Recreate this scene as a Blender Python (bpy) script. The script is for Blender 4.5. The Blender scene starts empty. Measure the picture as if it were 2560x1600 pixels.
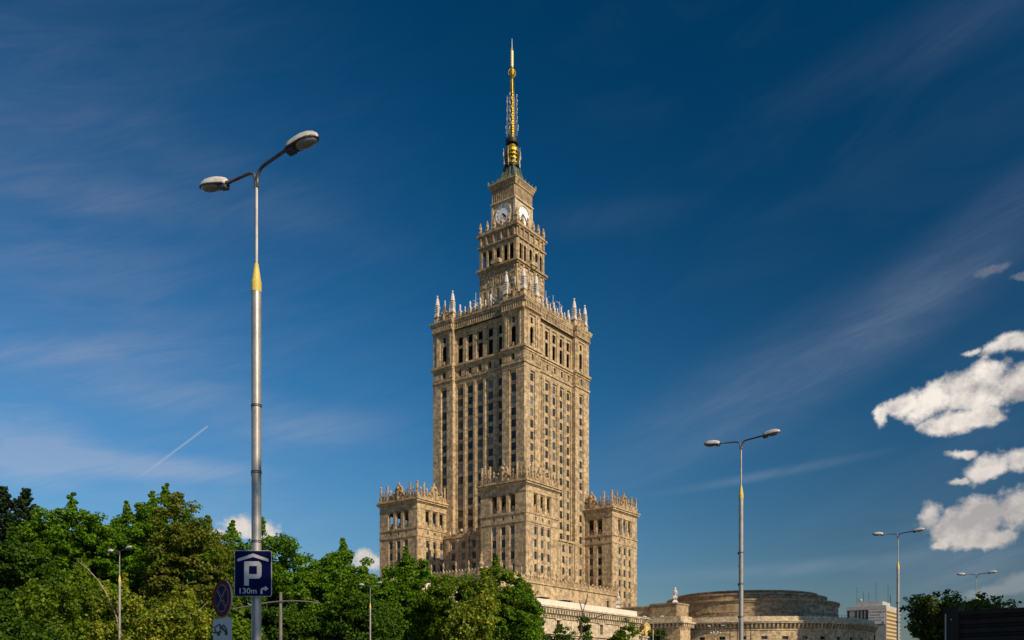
import bpy, math, random
import numpy as np
from math import pi, sin, cos, radians as rad
from mathutils import Vector, Matrix
random.seed(7)
rng = np.random.default_rng(7)
sc = bpy.context.scene
C = sc.collection

# ------------------------------------------------------------------ camera
F = 2206.0; HX = 1280.0; HY = 1710.0; CZ = 1.7      # focal length / horizon of the 2560 px photo
cam_d = bpy.data.cameras.new('camera'); cam = bpy.data.objects.new('camera', cam_d); C.objects.link(cam)
cam.location = (0, 0, CZ); cam.rotation_euler = (pi / 2, 0, 0)
cam_d.sensor_width = 36; cam_d.lens = F / 2560 * 36; cam_d.shift_y = (HY - 800) / 2560
cam_d.clip_end = 20000; cam_d.clip_start = 0.1
sc.camera = cam
sc.view_settings.view_transform = 'Standard'; sc.view_settings.look = 'None'
sc.view_settings.exposure = 0.0; sc.view_settings.gamma = 1.0
sc.render.resolution_x = 1024; sc.render.resolution_y = 640

# ------------------------------------------------------------------ sun + sky
SUN_EL = rad(36.0); SX, SY = 0.668, -0.744
sun_d = bpy.data.lights.new('sun', 'SUN'); sun = bpy.data.objects.new('sun', sun_d); C.objects.link(sun)
sun_d.energy = 5.0; sun_d.angle = rad(0.53); sun_d.color = (1.0, 0.83, 0.60)
sdir = Vector((SX * cos(SUN_EL), SY * cos(SUN_EL), sin(SUN_EL)))
sun.rotation_euler = sdir.to_track_quat('Z', 'Y').to_euler(); sun.location = (60, -60, 80)

world = bpy.data.worlds.new('World'); sc.world = world; world.use_nodes = True
WT = world.node_tree; WT.nodes.clear()

class NT:
    """small helper to write node trees as expressions"""
    def __init__(s, t): s.t = t
    def n(s, ty, **k):
        x = s.t.nodes.new(ty)
        for a, b in k.items(): setattr(x, a, b)
        return x
    def put(s, sock, v):
        if isinstance(v, bpy.types.NodeSocket): s.t.links.new(v, sock)
        elif v is not None: sock.default_value = v
    def m(s, op, a, b=None, c=None, clamp=False):
        x = s.n('ShaderNodeMath', operation=op, use_clamp=clamp)
        s.put(x.inputs[0], a); s.put(x.inputs[1], b); s.put(x.inputs[2], c)
        return x.outputs[0]
    def sep(s, v):
        x = s.n('ShaderNodeSeparateXYZ'); s.put(x.inputs[0], v); return x.outputs
    def comb(s, a, b, c):
        x = s.n('ShaderNodeCombineXYZ'); s.put(x.inputs[0], a); s.put(x.inputs[1], b); s.put(x.inputs[2], c); return x.outputs[0]
    def noise(s, v, scale, detail=4, rough=0.55, out=0, dist=0.0):
        x = s.n('ShaderNodeTexNoise'); s.put(x.inputs['Vector'], v)
        x.inputs['Scale'].default_value = scale; x.inputs['Detail'].default_value = detail
        x.inputs['Roughness'].default_value = rough; x.inputs['Distortion'].default_value = dist
        return x.outputs[out]
    def sstep(s, v, a, b, lo=0.0, hi=1.0):
        x = s.n('ShaderNodeMapRange', interpolation_type='SMOOTHSTEP'); s.put(x.inputs[0], v)
        for i, q in ((1, a), (2, b), (3, lo), (4, hi)): x.inputs[i].default_value = q
        return x.outputs[0]
    def mix(s, f, a, b, mode='MIX'):
        x = s.n('ShaderNodeMix', data_type='RGBA', blend_type=mode)
        s.put(x.inputs[0], f)
        for i, v in ((6, a), (7, b)):
            if isinstance(v, tuple) and len(v) == 3: v = (*v, 1)
            s.put(x.inputs[i], v)
        return x.outputs[2]

W = NT(WT)
sky = W.n('ShaderNodeTexSky', sky_type='NISHITA'); sky.sun_disc = False
sky.sun_elevation = SUN_EL; sky.sun_rotation = math.atan2(SX, SY)
sky.air_density = 1.0; sky.dust_density = 0.4; sky.ozone_density = 3.0
tc = W.n('ShaderNodeTexCoord').outputs['Generated']
dx, dy, dz = W.sep(tc)
azi = W.m('ARCTAN2', dx, dy)
ele = W.m('ARCSINE', dz)
plane = W.comb(azi, ele, 0.0)
def ang(px, py):
    u = (px - HX) / F; a = math.atan(u)
    return a, math.atan((HY - py) / F * cos(a))
# deep polarised blue: saturate and darken the physical sky
hs = W.n('ShaderNodeHueSaturation'); W.put(hs.inputs['Color'], sky.outputs[0])
hs.inputs['Saturation'].default_value = 1.42; hs.inputs['Value'].default_value = 1.42; hs.inputs['Hue'].default_value = 0.497
# polarised light of the clear sky: darkest about ninety degrees from the sun
cth = W.m('ADD', W.m('ADD', W.m('MULTIPLY', dx, sdir.x), W.m('MULTIPLY', dy, sdir.y)), W.m('MULTIPLY', dz, sdir.z))
c2 = W.m('MULTIPLY', cth, cth)
pol = W.m('DIVIDE', W.m('SUBTRACT', 1.0, c2), W.m('ADD', 1.0, c2))
fac = W.m('MULTIPLY', W.m('SUBTRACT', 1.0, W.m('MULTIPLY', pol, 0.70)), W.sstep(ele, -0.05, 0.34, 0.52, 1.0))
skyc = W.mix(1.0, hs.outputs[0], W.comb(fac, fac, fac), 'MULTIPLY')
# thin cirrus veils
band = W.noise(W.comb(W.m('ADD', W.m('MULTIPLY', azi, 2.6), W.m('MULTIPLY', ele, 1.2)), W.m('ADD', W.m('MULTIPLY', ele, 8.0), W.m('MULTIPLY', azi, -2.6)), 3.7), 1.5, 6, 0.6, dist=0.7)
band2 = W.noise(W.comb(W.m('MULTIPLY', azi, 3.0), W.m('MULTIPLY', ele, 11.0), 8.1), 2.0, 6, 0.62, dist=0.9)
leftm = W.sstep(azi, 0.02, -0.55)
rightm = W.sstep(W.m('ADD', azi, W.m('MULTIPLY', ele, 0.4)), 0.12, 0.55)
lowm = W.sstep(ele, 0.50, 0.20)
v1 = W.m('MULTIPLY', W.sstep(band, 0.42, 0.78), W.m('ADD', W.m('MULTIPLY', rightm, 0.35), W.m('MULTIPLY', leftm, 0.5)))
v2 = W.m('MULTIPLY', W.sstep(band2, 0.44, 0.80), W.m('ADD', W.m('MULTIPLY', leftm, 1.0), 0.12))
v2 = W.m('MULTIPLY', v2, lowm)
wv = W.sep(W.noise(plane, 30.0, 6, 0.6, out=1))
aziw = W.m('ADD', azi, W.m('MULTIPLY', W.m('SUBTRACT', wv[0], 0.5), 0.022)); elew = W.m('ADD', ele, W.m('MULTIPLY', W.m('SUBTRACT', wv[1], 0.5), 0.018))
def blob(px, py, rx, ry, rot=0.0, warp=False):
    a, e = ang(px, py)
    x = W.m('SUBTRACT', aziw if warp else azi, a); y = W.m('SUBTRACT', elew if warp else ele, e)
    if rot:
        c_, s_ = cos(rad(rot)), sin(rad(rot))
        x, y = (W.m('ADD', W.m('MULTIPLY', x, c_), W.m('MULTIPLY', y, s_)), W.m('SUBTRACT', W.m('MULTIPLY', y, c_), W.m('MULTIPLY', x, s_)))
    x = W.m('DIVIDE', x, rx / F); y = W.m('DIVIDE', y, ry / F)
    r = W.m('SQRT', W.m('ADD', W.m('MULTIPLY', x, x), W.m('MULTIPLY', y, y)))
    return W.m('SUBTRACT', 1.0, r), y
def vmax(l):
    r = l[0]
    for q in l[1:]: r = W.m('MAXIMUM', r, q)
    return r
# wide veil on the right, rising to the upper right corner; streaks low left
veils = []
for args, amp in (((120, 800, 900, 900, 0), .55), ((1950, 940, 620, 120, 24), .6), ((2420, 650, 420, 100, 30), .65), ((1500, 545, 260, 45, 3), .25), ((380, 1170, 280, 36, 2), 2.0), ((80, 1120, 150, 95, 0), 1.7), ((500, 1000, 500, 60, -6), .8), ((250, 880, 400, 50, 6), .9), ((250, 490, 420, 50, 3), .8),
                  ((650, 480, 420, 75, -14), .35), ((200, 690, 340, 90, 0), .40), ((800, 1080, 240, 60, 10), .35), ((1900, 1190, 300, 14, 7), .5), ((2000, 1420, 420, 24, 2), .45), ((60, 300, 300, 300, 0), .30), ((2400, 60, 420, 70, 8), .35), ((2430, 1420, 260, 110, 4), .55)):
    b, _ = blob(*args)
    veils.append(W.m('MULTIPLY', W.sstep(b, -0.25, 1.0), amp))
vv = veils[0]
for q in veils[1:]: vv = W.m('ADD', vv, q)
fib = W.noise(W.comb(W.m('MULTIPLY', azi, 4.0), W.m('ADD', W.m('MULTIPLY', ele, 22.0), W.m('MULTIPLY', azi, -7.0)), 1.3), 1.6, 7, 0.65, dist=0.8)
vv = W.m('MULTIPLY', vv, W.m('ADD', 0.30, W.sstep(fib, 0.20, 0.90)))
veil = W.m('MINIMUM', W.m('ADD', W.m('MULTIPLY', W.m('ADD', v1, v2), 0.20), W.m('MULTIPLY', vv, 0.50)), 0.75)
# contrail
(ax, ay), (bx, by) = ang(325, 1210), ang(520, 1065)
L_ = math.hypot(bx - ax, by - ay); tx, ty = (bx - ax) / L_, (by - ay) / L_
qa = W.m('SUBTRACT', azi, ax); qe = W.m('SUBTRACT', ele, ay)
along = W.m('ADD', W.m('MULTIPLY', qa, tx), W.m('MULTIPLY', qe, ty))
across = W.m('ABSOLUTE', W.m('SUBTRACT', W.m('MULTIPLY', qe, tx), W.m('MULTIPLY', qa, ty)))
trail = W.m('MULTIPLY', W.sstep(across, 0.0016, 0.0004), W.m('MULTIPLY', W.sstep(along, 0.0, L_ * .7), W.sstep(along, L_ + .0008, L_ - .0015)))
veil = W.m('MAXIMUM', veil, W.m('ADD', veil, W.m('MULTIPLY', trail, 0.75)))
SKY_S = 0.10
vcol = W.mix(W.sstep(ele, 0.12, 0.50), (4.6, 5.1, 6.3), (1.9, 2.35, 3.6))
base = W.mix(W.m('MULTIPLY', veil, 0.62), skyc, vcol)
# cumulus
wob = W.noise(plane, 24.0, 5, 0.5)
wob2 = W.noise(plane, 78.0, 6, 0.6)
plane_s = W.comb(W.m('ADD', azi, -0.004), W.m('ADD', ele, 0.011), 0.0)
emb = W.m('SUBTRACT', W.noise(plane, 17.0, 7, 0.58), W.noise(plane_s, 17.0, 7, 0.58))  # embossed noise paints lit and shaded sides into the cloud colour
groups = [
 ([(2200,1045,22,28,0),(2258,1012,48,26,20),(2330,995,80,40,12),(2425,975,100,48,0),(2478,925,46,36,0),(2550,955,80,42,0),(2375,1058,60,32,0),(2462,1042,55,26,0)], 1.0),
 ([(2530,860,78,24,8),(2428,883,28,9,10)], .85),
 ([(2398,1140,42,15,-5),(2470,1170,62,30,20),(2550,1145,66,38,0),(2400,1208,24,11,0)], .85),
 ([(2318,1285,34,36,0),(2372,1322,50,44,0),(2460,1290,74,46,10),(2550,1270,70,56,0),(2450,1345,95,30,0),(2352,1362,26,14,0)], .80),
 ([(2490,1478,80,20,8),(2555,1460,70,32,0)], .16),
 ([(592,1312,54,38,0),(655,1330,44,26,0),(545,1340,40,24,0)], .95),
 ([(920,1400,36,28,0)], .9),
 ([(2480,672,44,12,12),(2556,690,26,12,0)], .14)]
cur = base
for bl, op in groups:
    fs = []; 
    for args in bl:
        f, y = blob(*args, warp=True); fs.append(f)
    f = vmax(fs)
    dens = W.m('ADD', W.m('ADD', f, 0.0), W.m('ADD', W.m('MULTIPLY', W.m('SUBTRACT', wob, 0.5), 1.6), W.m('MULTIPLY', W.m('SUBTRACT', wob2, 0.5), 0.95)))
    a = W.m('MULTIPLY', W.sstep(dens, -0.04, 0.58), op)
    body = W.m('MULTIPLY', W.sstep(W.noise(W.comb(W.m('MULTIPLY', azi, .7), ele, 4.0), 16.0, 5, 0.5, dist=0.3), 0.36, 0.62), W.sstep(dens, 1.6, 0.3, 0.35, 1.0))
    body = W.m('MINIMUM', W.m('MAXIMUM', W.m('ADD', W.m('ADD', W.m('MULTIPLY', body, .60), .32), W.m('MULTIPLY', emb, 4.2)), 0.0), 1.0)
    low = W.sstep(ele, 0.12, 0.30)
    ccol = W.mix(body, (3.6, 3.45, 3.6), (9.4, 8.6, 7.7))
    ccol = W.mix(W.m('MULTIPLY', W.m('SUBTRACT', 1.0, low), 0.45), ccol, (7.2, 6.1, 5.3))
    cur = W.mix(a, cur, ccol)
bg = W.n('ShaderNodeBackground'); W.put(bg.inputs[0], cur); bg.inputs[1].default_value = SKY_S
wo = W.n('ShaderNodeOutputWorld'); WT.links.new(bg.outputs[0], wo.inputs[0])

# ------------------------------------------------------------------ materials
def mat(name, col, rough=0.8, metal=0.0, spec=0.3):
    m = bpy.data.materials.new(name); m.use_nodes = True
    b = m.node_tree.nodes['Principled BSDF']
    b.inputs['Base Color'].default_value = (*col, 1); b.inputs['Roughness'].default_value = rough
    b.inputs['Metallic'].default_value = metal; b.inputs['Specular IOR Level'].default_value = spec
    return m, NT(m.node_tree), b
def varied(name, c1, c2, scale=1.0, rough=0.8, metal=0.0, detail=6, spec=0.3, stretch=(1, 1, 1), bump=0.0):
    m, T, b = mat(name, c1, rough, metal, spec)
    co = T.n('ShaderNodeTexCoord').outputs['Object']
    mp = T.n('ShaderNodeMapping'); T.put(mp.inputs[0], co); mp.inputs['Scale'].default_value = stretch
    nz = T.noise(mp.outputs[0], scale, detail, 0.6)
    T.put(b.inputs['Base Color'], T.mix(T.sstep(nz, 0.32, 0.68), c1, c2))
    if bump:
        bp = T.n('ShaderNodeBump'); bp.inputs['Strength'].default_value = bump; T.put(bp.inputs['Height'], nz); T.put(b.inputs['Normal'], bp.outputs[0])
    return m
def stone(name, c, blocks=(1.7, 0.85), contrast=0.28, grime=0.35, stain=0.5):
    """ashlar stone: block-to-block tone, mottling, soft rain streaks and dark pitting"""
    m, T, b = mat(name, c, 0.88, 0, 0.2)
    co = T.n('ShaderNodeTexCoord').outputs['Object']
    x, y, z = T.sep(co)
    h = T.m('ADD', x, y)
    br = T.n('ShaderNodeTexBrick'); T.put(br.inputs['Vector'], T.comb(h, z, 0.0))
    br.inputs['Scale'].default_value = 1.0; br.inputs['Brick Width'].default_value = blocks[0]; br.inputs['Row Height'].default_value = blocks[1]
    br.inputs['Mortar Size'].default_value = 0.02; br.inputs['Bias'].default_value = 0.0
    k = 1 - contrast
    br.inputs['Color1'].default_value = (1, 1, 1, 1); br.inputs['Color2'].default_value = (k, k, k * .97, 1); br.inputs['Mortar'].default_value = (.55, .52, .48, 1)
    n1 = T.noise(co, 1.5, 6, 0.70); n2 = T.noise(co, 0.12, 5, 0.6)
    n3 = T.noise(T.comb(T.m('MULTIPLY', x, 1.3), T.m('MULTIPLY', y, 1.3), T.m('MULTIPLY', z, 0.10)), 0.9, 5, 0.65)
    col = T.mix(1.0, (*c,), br.outputs[0], 'MULTIPLY')
    n4 = T.noise(co, 0.8, 4, 0.6)
    col = T.mix(T.m('MULTIPLY', T.sstep(n4, 0.56, 0.40), 0.65), col, (min(c[0] * 1.50, 1), min(c[1] * 1.48, 1), min(c[2] * 1.36, 1)))
    col = T.mix(T.sstep(n1, 0.50, 0.68), col, (c[0] * .50, c[1] * .44, c[2] * .38))
    col = T.mix(T.m('MULTIPLY', T.sstep(n2, 0.40, 0.72), grime), col, (c[0] * .5, c[1] * .46, c[2] * .44))
    col = T.mix(T.m('MULTIPLY', T.sstep(n3, 0.52, 0.72), stain), col, (c[0] * .42, c[1] * .40, c[2] * .40))
    col = T.mix(T.m('MULTIPLY', T.sstep(n3, 0.42, 0.25), 0.35), col, (min(c[0] * 1.3, 1), min(c[1] * 1.3, 1), min(c[2] * 1.25, 1)))
    T.put(b.inputs['Base Color'], col)
    bp = T.n('ShaderNodeBump'); bp.inputs['Strength'].default_value = 0.25; bp.inputs['Distance'].default_value = 0.03
    T.put(bp.inputs['Height'], T.m('ADD', n1, T.m('MULTIPLY', T.sep(br.outputs[0])[0], 0.4))); T.put(b.inputs['Normal'], bp.outputs[0])
    return m
M = {}
M['stone'] = stone('limestone', (.49, .372, .228), contrast=.48, grime=.38, stain=.72)
M['stone_pale'] = stone('pale limestone', (.52, .43, .30), contrast=.22, grime=.25, stain=.35)
M['stone_orn'] = stone('weathered carved stone', (.44, .325, .195), blocks=(.6, .5), contrast=.5, grime=.7, stain=.6)
M['stone_dark'] = stone('grimy stone blocks', (.40, .30, .19), blocks=(2.4, .8), contrast=.65, grime=.6, stain=.5)
M['white_stone'] = varied('white pinnacle stone', (.66, .61, .56), (.48, .44, .40), 1.2, .7)
M['cap_stone'] = varied('pale coping stone', (.74, .66, .54), (.62, .55, .44), .5, .8)
M['gold_stone'] = varied('golden sandstone', (.80, .56, .20), (.50, .36, .12), 1.5, .7, bump=.4)
M['roof'] = varied('roof sheet', (.20, .19, .17), (.12, .11, .10), .3, .9)
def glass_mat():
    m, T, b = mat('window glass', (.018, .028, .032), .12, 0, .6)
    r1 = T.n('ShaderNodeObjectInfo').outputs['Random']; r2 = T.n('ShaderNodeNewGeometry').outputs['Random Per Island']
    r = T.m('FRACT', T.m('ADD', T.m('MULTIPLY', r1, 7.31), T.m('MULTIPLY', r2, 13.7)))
    T.put(b.inputs['Base Color'], T.mix(T.sstep(r, .70, 1.0), (.012, .016, .018), (.20, .21, .20)))  # some panes paler: sky reflection and blinds painted into the colour
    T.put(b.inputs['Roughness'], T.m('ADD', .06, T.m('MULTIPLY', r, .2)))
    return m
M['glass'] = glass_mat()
M['frame'] = mat('window frame', (.10, .12, .11), .5)[0]
M['gold'] = varied('gilded metal', (.56, .38, .03), (.20, .13, .012), 1.2, .42, .75)
M['pale_gold'] = varied('pale gilded metal', (1.0, .82, .42), (.85, .62, .25), 1.5, .45, .3)
M['copper'] = varied('green copper', (.13, .20, .12), (.03, .038, .024), .9, .6, stretch=(1, 1, .2))
M['dark_metal'] = mat('dark metal', (.03, .03, .032), .5, .3)[0]
M['antenna'] = mat('pale antenna metal', (.62, .62, .60), .5, .2)[0]
M['clock'] = mat('clock dial', (.93, .94, .93), .35, 0, .5)[0]
M['dial_grey'] = mat('dial grey', (.32, .36, .38), .5)[0]
M['black'] = mat('black paint', (.012, .012, .012), .5)[0]
def pole_mat():
    m, T, b = mat('galvanised steel', (.52, .49, .45), .42, .55, .5)
    co = T.n('ShaderNodeTexCoord').outputs['Object']
    n = T.noise(co, 1.6, 6, .65); n2 = T.noise(co, 14.0, 4, .6); z = T.sep(co)[2]
    c = T.mix(T.sstep(n, .35, .7), (.46, .43, .385), (.33, .31, .285))
    c = T.mix(T.m('MULTIPLY', T.sstep(n2, .58, .72), .5), c, (.25, .23, .21))
    T.put(b.inputs['Base Color'], c); T.put(b.inputs['Roughness'], T.sstep(n2, .2, .8, .34, .55))
    return m
M['pole'] = pole_mat()
M['arm'] = varied('dark weathered steel', (.16, .15, .15), (.09, .085, .085), 3, .45, .5)
M['yellow'] = varied('yellow paint', (.66, .53, .12), (.54, .42, .09), 4, .5)
M['lamp_shell'] = varied('lamp shell plastic', (.62, .60, .56), (.40, .38, .35), 5, .45)
M['lamp_bowl'] = mat('lamp bowl', (.22, .21, .19), .12, 0, .7)[0]
M['sign_blue'] = mat('sign blue', (.0016, .003, .05), .6, 0, .12)[0]
M['sign_white'] = varied('sign white', (.60, .57, .53), (.53, .50, .47), 6, .4)
M['sign_red'] = mat('sign red', (.15, .005, .006), .6, 0, .12)[0]
M['sign_back'] = mat('sign grey', (.40, .39, .37), .5, .3)[0]
M['fence'] = varied('dark corrugated sheet', (.014, .012, .011), (.022, .019, .017), 5, .75, stretch=(1, 1, .3))
M['concrete'] = varied('concrete', (.27, .27, .265), (.20, .20, .20), .25, .85)
M['concrete_light'] = varied('light concrete', (.48, .45, .41), (.38, .36, .33), .3, .85)
M['ochre'] = varied('ochre spandrel', (.62, .44, .22), (.50, .36, .18), .4, .8)
M['bark'] = varied('bark', (.13, .10, .07), (.07, .055, .04), 3, .9, stretch=(1, 1, .3), bump=.5)
M['birch_bark'] = varied('birch bark', (.42, .33, .22), (.18, .14, .10), 3, .8, stretch=(.4, .4, 2))
M['grass'] = varied('dry park ground', (.17, .145, .11), (.08, .09, .04), .02, .95)
M['asphalt'] = varied('asphalt', (.055, .055, .056), (.042, .042, .043), 8, .92, bump=.2)
M['paving'] = varied('paving', (.26, .25, .23), (.19, .18, .17), 3, .9)
M['paint'] = mat('road paint', (.75, .75, .73), .7)[0]
def leaf(name, c1, c2, c3, tr=.35):
    m = bpy.data.materials.new(name); m.use_nodes = True; T = NT(m.node_tree); m.node_tree.nodes.clear()
    co = T.n('ShaderNodeTexCoord').outputs['Object']
    r = T.n('ShaderNodeNewGeometry').outputs['Random Per Island']
    n = T.noise(co, .55, 3, .6)
    c = T.mix(T.sstep(n, .35, .65), c1, c2)
    c = T.mix(T.m('MULTIPLY', T.sstep(r, .55, 1.0), .6), c, c3)
    b = T.n('ShaderNodeBsdfPrincipled'); T.put(b.inputs['Base Color'], c); b.inputs['Roughness'].default_value = .5; b.inputs['Specular IOR Level'].default_value = .15
    tl = T.n('ShaderNodeBsdfTranslucent'); T.put(tl.inputs[0], T.mix(1.0, c, (1.5, 1.35, .45), 'MULTIPLY'))
    mx = T.n('ShaderNodeMixShader'); mx.inputs[0].default_value = tr
    m.node_tree.links.new(b.outputs[0], mx.inputs[1]); m.node_tree.links.new(tl.outputs[0], mx.inputs[2])
    o = T.n('ShaderNodeOutputMaterial'); m.node_tree.links.new(mx.outputs[0], o.inputs[0])
    return m
M['leaf_maple'] = leaf('maple leaves', (.105, .22, .006), (.060, .140, .005), (.19, .30, .012))
M['leaf_dark'] = leaf('dark leaves', (.055, .120, .006), (.032, .078, .005), (.11, .18, .010))
M['leaf_chestnut'] = leaf('browning chestnut leaves', (.095, .180, .008), (.125, .140, .016), (.20, .14, .030))
M['leaf_birch'] = leaf('birch leaves', (.20, .25, .014), (.075, .130, .008), (.48, .43, .06))
M['leaf_young'] = leaf('young tree leaves', (.110, .190, .008), (.060, .120, .006), (.24, .28, .02))
M['leaf_conifer'] = leaf('conifer needles', (.022, .045, .014), (.016, .032, .012), (.035, .06, .018), .1)
M['leaf_robinia'] = leaf('robinia leaves', (.085, .125, .010), (.050, .085, .010), (.17, .20, .03), .35)

# ------------------------------------------------------------------ mesh helpers
class MB:
    def __init__(s): s.v = []; s.f = []; s.mi = []; s.cur = 0
    def add(s, vs, fs):
        o = len(s.v); s.v += [tuple(q) for q in vs]
        for f in fs: s.f.append(tuple(i + o for i in f)); s.mi.append(s.cur)
    def quad(s, a, b, c, d): s.add((a, b, c, d), ((0, 1, 2, 3),))
    def box(s, x0, x1, y0, y1, z0, z1):
        s.add([(x0,y0,z0),(x1,y0,z0),(x1,y1,z0),(x0,y1,z0),(x0,y0,z1),(x1,y0,z1),(x1,y1,z1),(x0,y1,z1)],
              [(0,3,2,1),(4,5,6,7),(0,1,5,4),(1,2,6,5),(2,3,7,6),(3,0,4,7)])
    def frus(s, cx, cy, z0, z1, w0, w1, d0=None, d1=None):
        d0 = w0 if d0 is None else d0; d1 = w1 if d1 is None else d1
        s.add([(cx-w0,cy-d0,z0),(cx+w0,cy-d0,z0),(cx+w0,cy+d0,z0),(cx-w0,cy+d0,z0),(cx-w1,cy-d1,z1),(cx+w1,cy-d1,z1),(cx+w1,cy+d1,z1),(cx-w1,cy+d1,z1)],
              [(0,3,2,1),(4,5,6,7),(0,1,5,4),(1,2,6,5),(2,3,7,6),(3,0,4,7)])
    def lathe(s, prof, cx=0, cy=0, n=12, a0=0.0, a1=2*pi, cap=True):
        full = abs(a1 - a0 - 2*pi) < 1e-6; k = n if full else n + 1
        vs = []; fs = []
        for r, z in prof:
            for i in range(k):
                t = a0 + (a1 - a0) * i / n
                vs.append((cx + r*cos(t), cy + r*sin(t), z))
        for j in range(len(prof) - 1):
            for i in range(n):
                i2 = (i+1) % k if full else i+1
                fs.append((j*k+i, j*k+i2, (j+1)*k+i2, (j+1)*k+i))
        if cap and full:
            if prof[0][0] > 1e-4: fs.append(tuple(range(k-1, -1, -1)))
            if prof[-1][0] > 1e-4: fs.append(tuple((len(prof)-1)*k + i for i in range(k)))
        s.add(vs, fs)
    def tube(s, pts, rs, n=8):
        pts = [Vector(p) for p in pts]
        if not hasattr(rs, '__len__'): rs = [rs]*len(pts)
        vs = []; fs = []
        up = Vector((0, 0, 1)); t0 = (pts[1]-pts[0]).normalized()
        if abs(t0.z) > .9: up = Vector((1, 0, 0))
        for i, p in enumerate(pts):
            t = (pts[min(i+1, len(pts)-1)] - pts[max(i-1, 0)]).normalized()
            u = t.cross(up).normalized(); w = t.cross(u).normalized()
            for q in range(n):
                a = 2*pi*q/n; vs.append(p + (u*cos(a) + w*sin(a))*rs[i])
        for i in range(len(pts)-1):
            for q in range(n):
                q2 = (q+1) % n; fs.append((i*n+q, i*n+q2, (i+1)*n+q2, (i+1)*n+q))
        fs.append(tuple(range(n))); fs.append(tuple((len(pts)-1)*n+q for q in range(n-1, -1, -1)))
        s.add(vs, fs)
    def prism(s, pts, y0, y1):
        """polygon given in x,z extruded along y"""
        n = len(pts); vs = [(x, y0, z) for x, z in pts] + [(x, y1, z) for x, z in pts]
        fs = [tuple(range(n)), tuple(range(2*n-1, n-1, -1))] + [(i, (i+1) % n, n+(i+1) % n, n+i) for i in range(n)]
        s.add(vs, fs)
    def ball(s, cx, cy, cz, r, n=8, rz=None):
        rz = rz or r
        s.lathe([(max(r*sin(pi*i/6), .001), cz - rz*cos(pi*i/6)) for i in range(7)], cx, cy, n, cap=False)
    def mesh(s, name, mats, smooth=False):
        me = bpy.data.meshes.new(name); me.from_pydata(s.v, [], s.f)
        for m in (mats if isinstance(mats, (list, tuple)) else [mats]): me.materials.append(m)
        me.polygons.foreach_set('material_index', s.mi)
        if smooth: me.polygons.foreach_set('use_smooth', [True]*len(s.f))
        me.update(); return me
    def build(s, name, mats, parent=None, smooth=False, loc=None):
        o = bpy.data.objects.new(name, s.mesh(name, mats, smooth)); C.objects.link(o)
        if parent: o.parent = parent
        if loc: o.location = loc
        return o
def thing(name, label, cat, loc=(0,0,0), rz=0.0, group=None):
    o = bpy.data.objects.new(name, None); C.objects.link(o); o.location = loc; o.rotation_euler = (0, 0, rz)
    o.empty_display_size = .3; tag(o, label, cat, group); return o
def tag(o, label=None, cat=None, group=None, kind=None):
    if label: o['label'] = label
    if cat: o['category'] = cat
    if group: o['group'] = group
    if kind: o['kind'] = kind
    return o
def put(name, me, parent, loc=(0,0,0), rz=0.0):
    o = bpy.data.objects.new(name, me); C.objects.link(o); o.parent = parent; o.location = loc; o.rotation_euler = (0,0,rz); return o
KIDS = {}
def copy_tree(o, parent=None):
    c = o.copy(); C.objects.link(c); c.parent = parent
    for ch in o.children: copy_tree(ch, c)
    return c
def text_mesh(txt, size, mname, m, depth=.002):
    cu = bpy.data.curves.new('txt', 'FONT'); cu.body = txt; cu.size = size; cu.extrude = depth; cu.align_x = 'CENTER'; cu.align_y = 'CENTER'; cu.resolution_u = 3; cu.offset = size*.012
    o = bpy.data.objects.new('txt', cu); me = bpy.data.meshes.new_from_object(o); me.name = mname
    me.materials.clear(); me.materials.append(m); bpy.data.objects.remove(o); return me

# ------------------------------------------------------------------ setting: ground, road, pavement
A_R = rad(53.2); Rv = Vector((cos(A_R), sin(A_R), 0)); Lv = Vector((-sin(A_R), cos(A_R), 0))
def struct(name, mb, m, **k):
    o = mb.build(name, m, **k); o['kind'] = 'structure'; return o
g = MB(); g.quad((-4000,-4000,0),(4000,-4000,0),(4000,4000,0),(-4000,4000,0)); struct('ground', g, M['grass'])
lamp0 = Vector((-4.2, 14.5, 0))
def st(t, p, z=0.0):       # street frame: t along the kerb, p across towards the camera side
    v = lamp0 + Rv*t - Lv*p; return (v.x, v.y, z)
def strip(mb, t0, t1, p0, p1, z0, z1):
    a, b, c, d = (st(t0,p0), st(t1,p0), st(t1,p1), st(t0,p1))
    vs = [(q[0],q[1],z0) for q in (a,b,c,d)] + [(q[0],q[1],z1) for q in (a,b,c,d)]
    mb.add(vs, [(0,3,2,1),(4,5,6,7),(0,1,5,4),(1,2,6,5),(2,3,7,6),(3,0,4,7)])
g = MB(); strip(g, -80, 260, -22, -1.0, -.1, .004); struct('road', g, M['asphalt'])
g = MB(); strip(g, -80, 260, -1.0, 19, -.1, .12); struct('pavement', g, M['paving'])
g = MB(); strip(g, -80, 260, -30, -22, -.1, .12); struct('far_pavement', g, M['paving'])
g = MB()
for i in range(-14, 50): strip(g, i*5, i*5+2.5, -11.6, -11.45, .004, .010)
struct('road_marking', g, M['paint'])
g = MB(); g.quad((-30,230,.006),(160,120,.006),(260,330,.006),(30,420,.006)); struct('square', g, M['paving'])

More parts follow.
